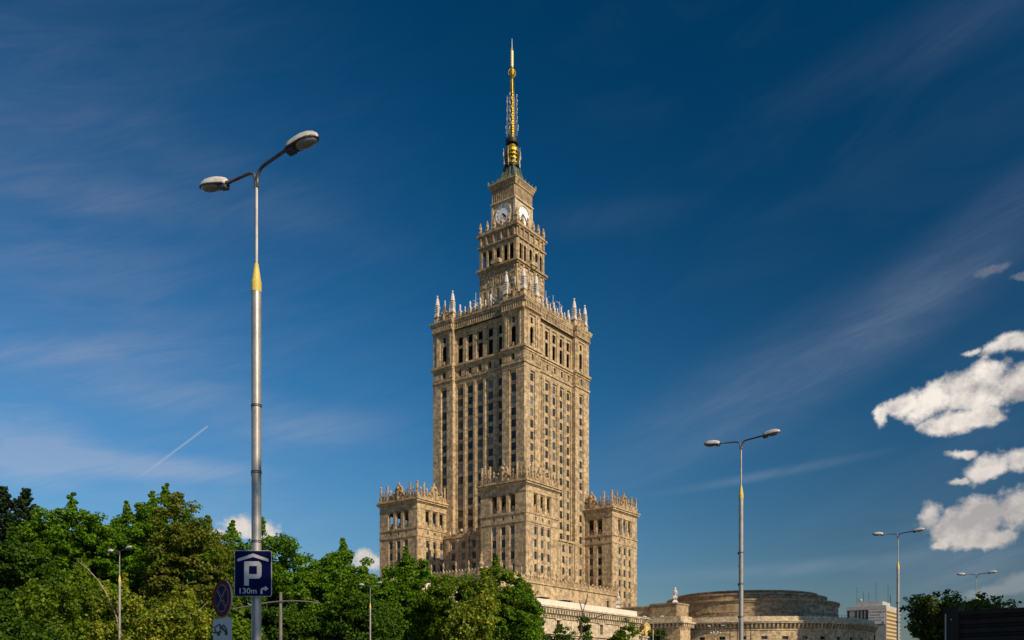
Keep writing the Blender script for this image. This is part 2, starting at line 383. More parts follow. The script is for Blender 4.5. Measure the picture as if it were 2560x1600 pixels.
# ------------------------------------------------------------------ facade machinery (local frame a,b of the palace)
def P(face, c, s, z, d):
    return {'A-': (c+d, s, z), 'A+': (c-d, s, z), 'B-': (s, c+d, z), 'B+': (s, c-d, z)}[face]
def facade(mb, face, c, s0, s1, z0, z1, ops, depth, d0=0.0):
    xs = sorted({s0, s1, *[round(v,4) for o in ops for v in o[:2]]}); zs = sorted({z0, z1, *[round(v,4) for o in ops for v in o[2:4]]})
    for i in range(len(xs)-1):
        xm = (xs[i]+xs[i+1])/2; run = None
        for j in range(len(zs)-1):
            zm = (zs[j]+zs[j+1])/2
            hole = any(o[0] < xm < o[1] and o[2] < zm < o[3] for o in ops)
            if hole:
                if run is not None: mb.quad(P(face,c,xs[i],run,d0),P(face,c,xs[i+1],run,d0),P(face,c,xs[i+1],zs[j],d0),P(face,c,xs[i],zs[j],d0)); run = None
            elif run is None: run = zs[j]
        if run is not None: mb.quad(P(face,c,xs[i],run,d0),P(face,c,xs[i+1],run,d0),P(face,c,xs[i+1],z1,d0),P(face,c,xs[i],z1,d0))
    for o in ops:
        a, b, l, h = o[:4]; e = d0+depth
        mb.quad(P(face,c,a,l,d0),P(face,c,a,h,d0),P(face,c,a,h,e),P(face,c,a,l,e))
        mb.quad(P(face,c,b,l,d0),P(face,c,b,h,d0),P(face,c,b,h,e),P(face,c,b,l,e))
        mb.quad(P(face,c,a,l,d0),P(face,c,b,l,d0),P(face,c,b,l,e),P(face,c,a,l,e))
        mb.quad(P(face,c,a,h,d0),P(face,c,b,h,d0),P(face,c,b,h,e),P(face,c,a,h,e))
        if len(o) > 4 and o[4]:      # arched head
            m_, r = (a+b)/2, (b-a)/2
            for sg in (-1, 1):
                pts = [(m_+sg*r, h), (m_, h)] + [(m_+sg*r*sin(t*pi/10), h-r+r*cos(t*pi/10)) for t in range(1, 6)]
                for q in (0.02, ):
                    mb.add([P(face,c,u,v,d0+q) for u, v in pts] + [P(face,c,u,v,d0+depth) for u, v in pts],
                           [tuple(range(len(pts)))] + [(i,(i+1)%len(pts),len(pts)+(i+1)%len(pts),len(pts)+i) for i in range(len(pts))])
def fbox(mb, face, c, s0, s1, z0, z1, d0, d1):
    """box on a facade, from depth d0 (negative = proud of the wall) to d1"""
    p = P(face, c, s0, z0, d0); q = P(face, c, s1, z1, d1)
    mb.box(min(p[0],q[0]),max(p[0],q[0]),min(p[1],q[1]),max(p[1],q[1]),z0,z1)
def ring(mb, a0, a1, b0, b1, z0, z1, o):
    """cornice running round a rectangular block, projecting o"""
    mb.box(a0-o, a1+o, b0-o, b1+o, z0, z1)

palace = thing('skyscraper_palace', 'tall stepped limestone skyscraper with a clock tower and a golden spire', 'skyscraper', (0, 322, 0), A_R)
WIN = []          # (face, plane, s, z, depth) window positions in the palace
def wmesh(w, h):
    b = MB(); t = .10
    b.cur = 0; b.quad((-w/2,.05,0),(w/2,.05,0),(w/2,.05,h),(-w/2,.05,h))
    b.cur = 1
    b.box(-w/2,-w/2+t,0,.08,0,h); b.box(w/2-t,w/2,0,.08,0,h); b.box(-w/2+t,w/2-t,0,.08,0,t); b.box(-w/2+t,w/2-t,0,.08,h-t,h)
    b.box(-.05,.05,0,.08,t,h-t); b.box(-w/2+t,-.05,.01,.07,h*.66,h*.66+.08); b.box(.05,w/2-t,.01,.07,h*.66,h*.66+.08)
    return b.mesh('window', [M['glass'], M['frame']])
WM = {}
def add_win(face, c, s, z, w, h, d): WIN.append((face, c, s, z, w, h, d))

def column_bay(mb, face, c, s, zlo, zhi, rows, w=2.05, cw=2.75, cd=.46, top=.7, d0=0.0, h=2.6, rv=.2):
    """returns the channel opening; fills the back wall of the channel with windows"""
    ops = [(s-w/2, s+w/2, z, z+h) for z in rows]
    facade(mb, face, c, s-cw/2, s+cw/2, zlo, zhi, ops, rv, d0+cd)
    for z in rows: add_win(face, c, s, z, w, h, d0+cd+rv)
    return (s-cw/2, s+cw/2, zlo, zhi)

# ---- shaft
H = 20.3; RC = 1.5; E = 11.0
shaft = MB(); trim = MB()
rows = [106.55-2.6-3.93*k for k in range(21)]
for face, c in (('A-', -H), ('B-', -H)):
    for s0, s1, d0, cols in ((-H, -E, 0, (-15.5,)), (E, H, 0, (15.2,)), (-E, E, RC, (-9, -4.5, 0, 4.5, 9))):
        # lower windows
        ops = [column_bay(shaft, face, c, s, 24.0, 107.3, rows, d0=d0) for s in cols]
        facade(shaft, face, c, s0, s1, 0, 109.3, ops, .5, d0)
        if d0:      # slim pilaster strips between the recessed columns
            for s in (-6.75, -2.25, 2.25, 6.75): fbox(shaft, face, c, s-.42, s+.42, 24, 107.8, d0-.28, d0-.002)
        # balustrade band with dark square openings and fluting
        facade(shaft, face, c, s0, s1, 109.9, 113.6, [(s-.6, s+.6, 110.7, 112.9) for s in cols], .9, d0)
        n = int((s1-s0)/.62)
        for i in range(n):
            s = s0+.31+i*.62
            if all(abs(s-q) > .95 for q in cols): fbox(trim, face, c, s-.15, s+.15, 110.35, 113.2, d0-.16, d0-.002)
        # loggia storey
        if d0 == 0:
            s = cols[0]; r = .98
            facade(shaft, face, c, s0, s1, 114.9, 127.0, [(s-1.9, s+1.9, 115.0, 126.2)], .35, 0)
            facade(shaft, face, c, s-1.9, s+1.9, 115.0, 126.2, [(s-r, s+r, 115.4, 122.2, True), (s-.65, s+.65, 123.3, 125.3)], .45, .35)
            fbox(trim, face, c, s-3.35, s-2.65, 115.0, 126.4, -.22, -.002); fbox(trim, face, c, s+2.65, s+3.35, 115.0, 126.4, -.22, -.002)
            fbox(trim, face, c, s-.35, s+.35, 115.4, 116.6, -.1, .6)
        else:
            ops = [(s-1.45, s+1.45, 114.9, 125.6) for s in cols]
            facade(shaft, face, c, s0, s1, 114.9, 127.0, ops, .4, d0)
            for s in cols:
                facade(shaft, face, c, s-1.45, s+1.45, 114.9, 125.6, [(s-1.02, s+1.02, 114.95, 120.6), (s-1.02, s+1.02, 121.6, 124.6)], .45, d0+.4)
    for s in (-E, E):      # side faces of the corner bays
        sg = RC
        shaft.quad(P(face,c,s,0,0),P(face,c,s,109.3,0),P(face,c,s,109.3,sg),P(face,c,s,0,sg))
        shaft.quad(P(face,c,s,109.3,0),P(face,c,s,127,0),P(face,c,s,127,sg),P(face,c,s,109.3,sg))
# plain rear faces, inner floors that keep the loggias dark
shaft.quad((H,-H,0),(H,H,0),(H,H,127),(H,-H,127)); shaft.quad((-H,H,0),(H,H,0),(H,H,127),(-H,H,127))
for z in (109.5, 114.6): shaft.box(-H+2.7, H-.05, -H+2.7, H-.05, z-.1, z)
shaft.build('shaft', M['stone'], palace)
M['inner'] = mat('painted interior shade', (.045, .036, .028), .9)[0]  # depth shade of loggias and arcade, painted as a near-black colour
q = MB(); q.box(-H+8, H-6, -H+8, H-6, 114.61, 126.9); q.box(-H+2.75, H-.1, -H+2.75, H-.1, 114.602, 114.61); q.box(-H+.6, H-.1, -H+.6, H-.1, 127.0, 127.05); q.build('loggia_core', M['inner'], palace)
# bands and cornices, broken forward over the corner bays
def broken(mb, z0, z1, o, o2=None):
    o2 = o if o2 is None else o2; i = H-RC
    mb.box(-i-o2, H-.2, -i-o2, H-.2, z0+.003, z1-.003)
    for sa in (-1, 1):
        for sb in (-1, 1):
            if sa > 0 and sb > 0: continue
            xa = (-H-o, -E+o*.3) if sa < 0 else (E-o*.3, H+o); xb = (-H-o, -E+o*.3) if sb < 0 else (E-o*.3, H+o)
            mb.box(xa[0], xa[1], xb[0], xb[1], z0, z1)
broken(trim, 107.75, 108.1, .08); broken(trim, 109.2, 109.95, .35); broken(trim, 113.5, 114.2, .3); broken(trim, 114.2, 114.95, .7)
broken(trim, 126.9, 127.4, .22); broken(trim, 127.4, 129.6, .05)
broken(trim, 129.6, 130.1, .72); broken(trim, 130.1, 130.6, .85); broken(trim, 130.6, 131.1, 1.0)
for face, c in (('A-', -H), ('B-', -H)):       # modillions
    for s0, s1, d0 in ((-H, -E, 0), (E, H, 0), (-E, E, RC)):
        n = round((s1-s0)/.95); st_ = (s1-s0)/n
        for i in range(n):
            s = s0+st_*(i+.5); fbox(trim, face, c, s-.22, s+.22, 127.75, 129.6, d0-.62, d0-.06)
    fbox(trim, face, c, -H, -E, 127.35, 127.7, -.7, -.06)
    fbox(trim, face, c, E, H, 127.35, 127.7, -.7, -.06); fbox(trim, face, c, -E+.3, E-.3, 127.35, 127.7, RC-.7, RC-.06)
trim.build('cornice', M['stone'], palace)
MB_ = MB(); MB_.box(-H+.5, H-.5, -H+.5, H-.5, 131.1, 131.4); MB_.build('roof', M['roof'], palace)

# ---- pinnacles of the shaft crown
def pinnacle_mesh():
    b = MB(); b.cur = 1; b.box(-.85,.85,-.85,.85,0,2.4); b.box(-1.0,1.0,-1.0,1.0,2.4,2.75)
    b.cur = 0
    b.frus(0,0,2.75,4.3,.80,.62)
    z = 4.3
    for k in range(3):
        b.frus(0,0,z,z+.35,.62,.78); b.frus(0,0,z+.35,z+.75,.78,.50); z += .75
    b.frus(0,0,z,z+.25,.5,.78); b.lathe([(.80,z+.25),(.72,z+1.3),(.50,z+2.5),(.22,z+3.1),(.14,z+3.25)],0,0,8)
    b.ball(0,0,z+3.6,.38); return b.mesh('pinnacle', [M['white_stone'], M['stone']])
PIN = pinnacle_mesh()
for a, b_ in ((-19.2,-19.2),(-19.2,-12),(-19.2,12),(-19.2,19.2),(-12,-19.2),(12,-19.2),(19.2,-19.2),(-12,19.2),(19.2,-12)):
    put('pinnacle', PIN, palace, (a, b_, 131.1))
def egg_mesh(h, w, big):
    b = MB(); b.cur = 1; b.box(-w,w,-w,w,0,h*.42); b.cur = 0
    b.frus(0,0,h*.42,h*.55,w*.75,w*.95); b.lathe([(w*.8,h*.55),(w*.45,h*.66),(w*.55,h*.74),(w*.62,h*.85),(w*.45,h*.95),(.02,h)],0,0,8)
    return b.mesh('finial', [M['white_stone'], M['stone_orn']])
EGG = egg_mesh(5.2, .62, True); EGGS = egg_mesh(3.9, .42, False)
for i in range(9):
    s = -9.2 + i*2.3; me = EGG if i % 2 == 0 else EGGS
    put('finial', me, palace, (-18.4, s, 131.1)); put('finial', me, palace, (s, -18.4, 131.1))
for face, c in (('A-', -18.4), ('B-', -18.4)):
    b = MB(); fbox(b, face, c, -10.6, 10.6, 131.1, 132.1, -.3, .3)
    for i in range(8):
        s = -8.05+i*2.3; fbox(b, face, c, s-.85, s+.85, 132.1, 132.7, -.15, .15)
    b.build('parapet', M['stone_orn'], palace)
def crest(face, c, s, z, w, h, m, name='crest', dome=False):
    """scrolled carved centrepiece on a parapet"""
    b = MB(); pts = []
    for i in range(-10, 11):
        t = i/10; x = t*w/2
        if dome: y = h*.34 + (h*.58*math.sqrt(max(0, 1-(t/.62)**2)) if abs(t) < .62 else 0) + (0 if abs(t) < .62 else h*.16*cos((abs(t)-.62)/.38*pi*2)*.5)
        else: y = h*(.35+.55*math.exp(-(t*2.4)**2)) + .25*abs(sin(t*9))
        pts.append((x, max(y, .4)))
    pts = [(-w/2, 0)] + pts + [(w/2, 0)]
    n = len(pts)
    for q0, q1, k in ((-.45, .45, 1.0), (-.75, -.452, .72)):
        vs = [P(face,c,s+x*k,z+y*k,q0) for x,y in pts] + [P(face,c,s+x*k,z+y*k,q1) for x,y in pts]
        b.add(vs, [tuple(range(n)), tuple(range(2*n-1,n-1,-1))] + [(i,(i+1)%n,n+(i+1)%n,n+i) for i in range(n)])
    fbox(b, face, c, s-.3, s+.3, z, z+h*.55, -1.05, -.752)
    p = P(face, c, s, z, 0)
    b.ball(p[0], p[1], z+h*.98, .42 if dome else .5, 8, .75)
    if dome:      # small cylinders of the scrolls and a shell niche
        for sg in (-1, 1):
            q = P(face, c, s+sg*w*.43, z+h*.3, -.5); b.ball(q[0], q[1], q[2], .5)
            q = P(face, c, s+sg*w*.26, z+h*.45, -.8); b.ball(q[0], q[1], q[2], .38)
        q = P(face, c, s, z+h*.72, -.7); b.ball(q[0], q[1], q[2], .62)
    else:
        for sg in (-1, 1):
            for k, (u, v) in enumerate(((.3,.42),(.42,.25),(.2,.6))):
                q = P(face, c, s+sg*w*u, z+h*v, -.4); b.ball(q[0], q[1], q[2], .42)
    return b.build(name, m, palace)
for face in ('A-', 'B-'):
    for s in (-15.6, 15.6): crest(face, -19.2, s, 131.1, 5.4, 5.6, M['stone_orn'])
# small egg finials on the crests
for s in (-15.6, 15.6):
    put('finial', EGGS, palace, (-19.2, s, 135.2)); put('finial', EGGS, palace, (s, -19.2, 135.2))
# terrace antennas
for x, y in ((-17.0, 3.2), (-16.5, -3.6), (-3.5, -17.4), (1.0, -17.4)):
    ant = MB(); ant.tube([(x,y,131.4),(x,y,139.3)], .09, 5); ant.tube([(x,y-1.6,136.8),(x,y+1.6,136.8)], .06, 5); ant.tube([(x-1.3,y,136.2),(x+1.3,y,136.2)], .06, 5)
    ant.box(x-.9,x+.9,y-.9,y+.9,135.2,135.3)
    for k in range(3): ant.ball(x+random.uniform(-.8,.8), y+random.uniform(-.8,.8), 133.5+random.random()*1.6, .38)
    ant.build('terrace_antenna', M['antenna'], palace)
ant = MB(); ant.tube([(3.2,-18.6,131),(3.2,-18.6,137.6)], .07, 5); ant.tube([(1.6,-18.6,137),(5.4,-18.6,136.4)], .10, 5)
ant.build('terrace_antenna', M['antenna'], palace)

# ---- arcaded stage
K = 8.45
mid = MB(); orn = MB()
acols = (-6.1, -3.55, 0, 3.55, 6.1)
for face in ('A-', 'A+', 'B-', 'B+'):
    c = -K if face[1] == '-' else K
    blind = [(s-.8, s+.8, 138.2, 143.2, True) for s in acols]
    facade(mid, face, c, -K, K, 131.1, 150.2, blind, .35)
    for s in acols: fbox(mid, face, c, s-.8, s+.8, 138.2, 143.2, .35, .45)
    ar = [(s-.88, s+.88, 152.0, 157.7, True) for s in acols]
    facade(mid, face, c, -K, K, 150.2, 159.5, ar, .5)
    facade(mid, face, c, -K, K, 159.5, 163.0, [], .1)
    # carved frames on the lower storey, pilasters in the arcade
    for s in (-4.85, -1.8, 1.8, 4.85): fbox(orn, face, c, s-.35, s+.35, 151.6, 159.3, -.22, -.002)
    for s in (-7.7, 7.7): fbox(orn, face, c, s-.55, s+.55, 151.6, 159.3, -.22, -.002)
    for s in (-6.6, -3.3, 0, 3.3, 6.6):
        fbox(orn, face, c, s-1.25, s+1.25, 147.2, 147.6, -.14, -.002); fbox(orn, face, c, s-1.25, s-.95, 144.2, 147.2, -.14, -.002); fbox(orn, face, c, s+.95, s+1.25, 144.2, 147.2, -.14, -.002)
        fbox(orn, face, c, s-.5, s+.5, 144.4, 146.3, -.2, -.002)
    for s in (-7.4, -4.9, -1.7, 1.7, 4.9, 7.4):
        fbox(orn, face, c, s-.32, s+.32, 159.9, 162.9, -.62, -.002); fbox(orn, face, c, s-.25, s+.25, 149.0, 150.1, -.5, -.002)
    for s in (-6.15, -3.3, 0, 3.3, 6.15): fbox(orn, face, c, s-.9, s+.9, 160.6, 162.0, -.12, -.002)
ring(orn, -K, K, -K, K, 148.6, 148.95, .12); ring(orn, -K, K, -K, K, 150.1, 150.7, .5); ring(orn, -K, K, -K, K, 150.7, 151.4, .95)
ring(orn, -K, K, -K, K, 159.2, 159.8, .55); ring(orn, -K, K, -K, K, 162.9, 163.4, .55); ring(orn, -K, K, -K, K, 163.4, 163.9, .85)
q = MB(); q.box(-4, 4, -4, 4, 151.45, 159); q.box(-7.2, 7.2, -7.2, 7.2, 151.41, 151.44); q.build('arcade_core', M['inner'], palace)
mid.build('arcade_stage', M['stone'], palace); orn.build('arcade_moulding', M['stone_orn'], palace)
b = MB(); ring(b, -K, K, -K, K, 163.9, 164.9, .15); b.build('parapet', M['stone_orn'], palace)
for face, rz in (('A-', -pi/2), ('B-', 0)):
    b = MB(); b.box(-1.85,1.85,-1.7,0,0,.35); b.box(-1.85,1.85,-1.7,-1.55,.35,1.5); b.box(-1.85,-1.7,-1.55,0,.35,1.5); b.box(1.7,1.85,-1.55,0,.35,1.5)
    b.frus(0,-.75,-1.0,0,.5,1.5,.3,.75)
    me = b.mesh('balcony', M['stone'])
    p = P(face, -K-.05, 0, 151.5, 0); put('balcony', me, palace, p, rz)
fin = MB(); fin.box(-.42,.42,-.42,.42,0,1.0); fin.frus(0,0,1.0,1.35,.42,.55); fin.lathe([(.5,1.35),(.55,2.0),(.38,3.0),(.12,3.7),(.02,3.9)],0,0,6)
FIN = fin.mesh('finial', M['stone_orn'])
for s in (-8.1, -4.9, -1.7, 1.7, 4.9, 8.1):
    for p in ((-8.3, s), (s, -8.3)):
        if s == -8.1 and p[0] == -8.3 and p[1] == -8.1: continue
        put('finial', FIN, palace, (*p, 164.9))
o = put('finial', FIN, palace, (-8.2, -8.2, 164.9)); o.scale = (1.3, 1.3, 1.3)

# ---- clock stage
Q = 5.2
clk = MB()
clk.box(-Q, Q, -Q, Q, 163.9, 182.0)
for sa in (-1, 1):
    for sb in (-1, 1): clk.box(min(sa*4.55,sa*5.42), max(sa*4.55,sa*5.42), min(sb*4.55,sb*5.42), max(sb*4.55,sb*5.42), 163.9, 175.4)
ring(clk, -Q, Q, -Q, Q, 175.4, 175.9, .45)
clk.build('clock_stage', M['stone_pale'], palace)
fr = MB()
for face in ('A-', 'B-'):
    for i in range(12):
        s = -4.85+i*.88; fbox(fr, face, -Q, s-.16, s+.16, 176.0, 180.4, -.28, -.002)
    for i in range(11):
        s = -4.4+i*.88; fbox(fr, face, -Q, s-.12, s+.12, 177.0, 179.8-(i%3)*.5, -.16, -.002)
ring(fr, -Q, Q, -Q, Q, 180.4, 180.9, .45); fr.frus(0, 0, 180.9, 182.2, Q+.45, Q+1.0); ring(fr, -Q, Q, -Q, Q, 182.2, 182.7, 1.1)
for s in (-6, -4, -2, 0, 2, 4, 6):
    for p in ((-6.15, s), (s, -6.15)): fr.box(p[0]-.05, p[0]+.05, p[1]-.05, p[1]+.05, 182.7, 183.7)
for p in ((-6.15,-6.15),(-6.15,6.15),(6.15,-6.15)): fr.box(p[0]-.2, p[0]+.2, p[1]-.2, p[1]+.2, 182.7, 183.8)
fr.build('frieze', M['stone_orn'], palace)
numer = ['XII','I','II','III','IIII','V','VI','VII','VIII','IX','X','XI']
for face, rz in (('A-', -pi/2), ('B-', 0)):
    p = P(face, -Q, 0, 170.9, 0)
    b = MB(); n = 40; R0, R1 = 3.2, 3.62
    for r0, r1, y0, y1 in ((R0, R1, -.34, 0),):
        for i in range(n):
            t, u = 2*pi*i/n, 2*pi*(i+1)/n
            q = lambda r, a, y: (r*sin(a), y, r*cos(a))
            b.quad(q(r0,t,y0), q(r1,t,y0), q(r1,u,y0), q(r0,u,y0)); b.quad(q(r1,t,y0), q(r1,t,y1), q(r1,u,y1), q(r1,u,y0)); b.quad(q(r0,t,y0), q(r0,t,y1), q(r0,u,y1), q(r0,u,y0))
    ck = put('clock', b.mesh('clock', M['stone_pale']), palace, p, rz)
    b = MB(); b.prism([(3.2*sin(2*pi*i/n), 3.2*cos(2*pi*i/n)) for i in range(n)], -.12, 0); put('clock_face', b.mesh('clock_face', M['clock']), ck, (0,0,0))
    b = MB(); me0 = []
    nb = MB()
    for k, tx in enumerate(numer):
        a = k*pi/6; wid = {'I':1,'V':2,'X':2}; tot = sum(.18 if ch == 'I' else .42 for ch in tx)+.06*(len(tx)-1); x = -tot/2
        rad_ = Matrix.Rotation(a, 3, 'Y')
        def seg(x0, z0, x1, z1, w=.09):
            d = Vector((x1-x0, 0, z1-z0)).normalized(); nn = Vector((d.z, 0, -d.x))*w/2
            vs = []
            for yy in (-.15, -.121):
                for (xx, zz, sg) in ((x0,z0,-1),(x0,z0,1),(x1,z1,1),(x1,z1,-1)):
                    vv = Vector((xx, 0, zz)) + nn*sg; vv = rad_ @ Vector((vv.x, 0, vv.z+2.55)); vs.append((vv.x, yy, vv.z))
            nb.add(vs, [(0,1,2,3),(7,6,5,4),(0,4,5,1),(1,5,6,2),(2,6,7,3),(3,7,4,0)])
        keep = nb; nb = MB()
        for ch in tx:
            if ch == 'I': seg(x+.09, -.4, x+.09, .4, .12); x += .24
            elif ch == 'V': seg(x, .4, x+.21, -.4, .12); seg(x+.42, .4, x+.21, -.4, .06); x += .48
            else: seg(x, .4, x+.42, -.4, .12); seg(x+.42, .4, x, -.4, .06); x += .48
        put('numeral', nb.mesh('numeral', M['dial_grey']), ck, (0,0,0)); nb = keep
    for i in range(40):
        t, u = 2*pi*i/40, 2*pi*(i+1)/40
        nb.add([(1.45*sin(t),-.13,1.45*cos(t)),(1.50*sin(t),-.13,1.50*cos(t)),(1.50*sin(u),-.13,1.50*cos(u)),(1.45*sin(u),-.13,1.45*cos(u))], [(0,1,2,3)])
    put('dial_ring', nb.mesh('dial_ring', M['dial_grey']), ck, (0,0,0))
    for nm, ln, wd, deg, y in (('minute_hand', 2.7, .16, 141, -.24), ('hour_hand', 1.95, .24, 131, -.19)):
        b = MB(); b.prism([(-wd,-.5),(wd,-.5),(wd*1.1,ln*.6),(.03,ln),(-.03,ln),(-wd*1.1,ln*.6)], -.02, .02)
        h_ = put(nm, b.mesh(nm, M['black']), ck, (0, y, 0)); h_.rotation_euler = (0, rad(deg), 0)

# ---- copper roof and spire
cr = MB(); prof = [(5.7,182.75),(4.8,183.4),(3.95,184.5),(3.05,186.1),(2.4,187.8),(2.05,190.0)]
for j in range(len(prof)-1): cr.frus(0,0,prof[j][1],prof[j+1][1],prof[j][0],prof[j+1][0])
for face in ('A-','B-'):
    for k in (-.8, -.35, .35, .8):
        pts = [P(face, -r-.05, k*r, z, 0) for r, z in prof]; cr.tube(pts, .14, 4)
for sg in ((-1,-1),(-1,1),(1,-1)): cr.tube([(sg[0]*r, sg[1]*r, z) for r, z in prof], .2, 4)
cr.build('copper_roof', M['copper'], palace)
b = MB(); b.lathe([(2.1,189.6),(2.9,189.9),(2.9,190.3),(2.1,190.4)],0,0,20); b.build('drum_platform', M['dark_metal'], palace)
b = MB(); b.lathe([(2.15,190.4),(2.15,195.2),(2.6,195.3),(2.62,196.3),(2.2,197.2),(1.6,197.7),(1.5,198.0)],0,0,20)
for i in range(16):
    a = 2*pi*i/16; x, y = 2.55*cos(a), 2.55*sin(a); b.tube([(x,y,190.6),(x,y,195.3)], .13, 5)
for z in (190.8, 192.4, 193.9): b.lathe([(2.3,z),(2.75,z),(2.75,z+.2),(2.3,z+.2)],0,0,20)
b.build('gilded_drum', M['gold'], palace, smooth=False)
b = MB(); b.lathe([(1.3,197.9),(1.25,198.6),(1.6,198.8),(2.25,198.6),(2.35,199.4),(2.25,200.2),(1.6,200.2)],0,0,24); b.build('ring_platform', M['dark_metal'], palace)
b = MB(); b.lathe([(1.25,197.6),(1.2,200.2)],0,0,16); b.build('drum_neck', M['antenna'], palace)
b = MB(); b.lathe([(.82,200.1),(.80,204),(.68,211),(.55,217),(.42,219.5),(.36,222.2),(.6,222.9),(.95,223.6),(1.1,224.6),(.95,225.6),(.55,226.4),(.5,226.9)],0,0,14)
for i in range(8):
    a = 2*pi*i/8
    b.tube([(1.08*cos(a),1.08*sin(a),200.1),(.78*cos(a),.78*sin(a),217)], .07, 5)
    b.tube([(.75*cos(a),.75*sin(a),217),(.55*cos(a),.55*sin(a),222.6)], .05, 5)
for k in range(18): b.lathe([(.82-k*.014,200.6+k*.95),(1.06-k*.017,200.68+k*.95),(.82-k*.014,200.76+k*.95)],0,0,12,cap=False)
for k in range(10):
    a = 2*pi*k/10; b.tube([(.9*cos(a),.9*sin(a),223.4),(1.45*cos(a),1.45*sin(a),224.6),(.9*cos(a),.9*sin(a),225.9)], .06, 4)
b.build('gilded_mast', M['gold'], palace)
b = MB()
for k in range(6): b.lathe([(.52,226.9+k*.95),(.56,227.0+k*.95),(.56,227.72+k*.95),(.52,227.82+k*.95)],0,0,12)
b.lathe([(.45,226.9),(.45,232.6)],0,0,10); b.build('mast_tip', M['pale_gold'], palace)
b = MB(); b.tube([(0,0,232.5),(0,0,237.2)], [.11,.05], 6)
for k in range(4): b.tube([(0,0,232.7),(.75*cos(k*pi/2),.75*sin(k*pi/2),233.3)], .05, 4)
b.build('lightning_rod', M['antenna'], palace)
b = MB()
for k in range(9):
    z = 203.5+k*1.55; r = 1.9 if z > 206 else 2.3
    for i in range(4):
        a = i*pi/2 + (.5 if k % 2 else .25); x, y = r*cos(a), r*sin(a)
        b.tube([(x*.5,y*.5,z),(x,y,z)], .05, 4); b.box(x-.09,x+.09,y-.09,y+.09,z-.5,z+.5)
        b.tube([(x-.35*sin(a),y+.35*cos(a),z+.2),(x+.35*sin(a),y-.35*cos(a),z+.2)], .05, 4)
for i in range(6): a = i*pi/3; b.tube([(1.85*cos(a),1.85*sin(a),201.5),(1.7*cos(a),1.7*sin(a),216.5)], .035, 4)
for i in range(8):
    a = i*pi/4+.2; x, y = 3.0*cos(a), 3.0*sin(a); b.box(x-.16,x+.16,y-.16,y+.16,190.6,192.1); b.tube([(x,y,189.5),(x*1.08,y*1.08,196.5)], .045, 4)
    b.box(x*1.12-.1,x*1.12+.1,y*1.12-.1,y*1.12+.1,193.6,195.0)
b.build('mast_antenna', M['antenna'], palace)

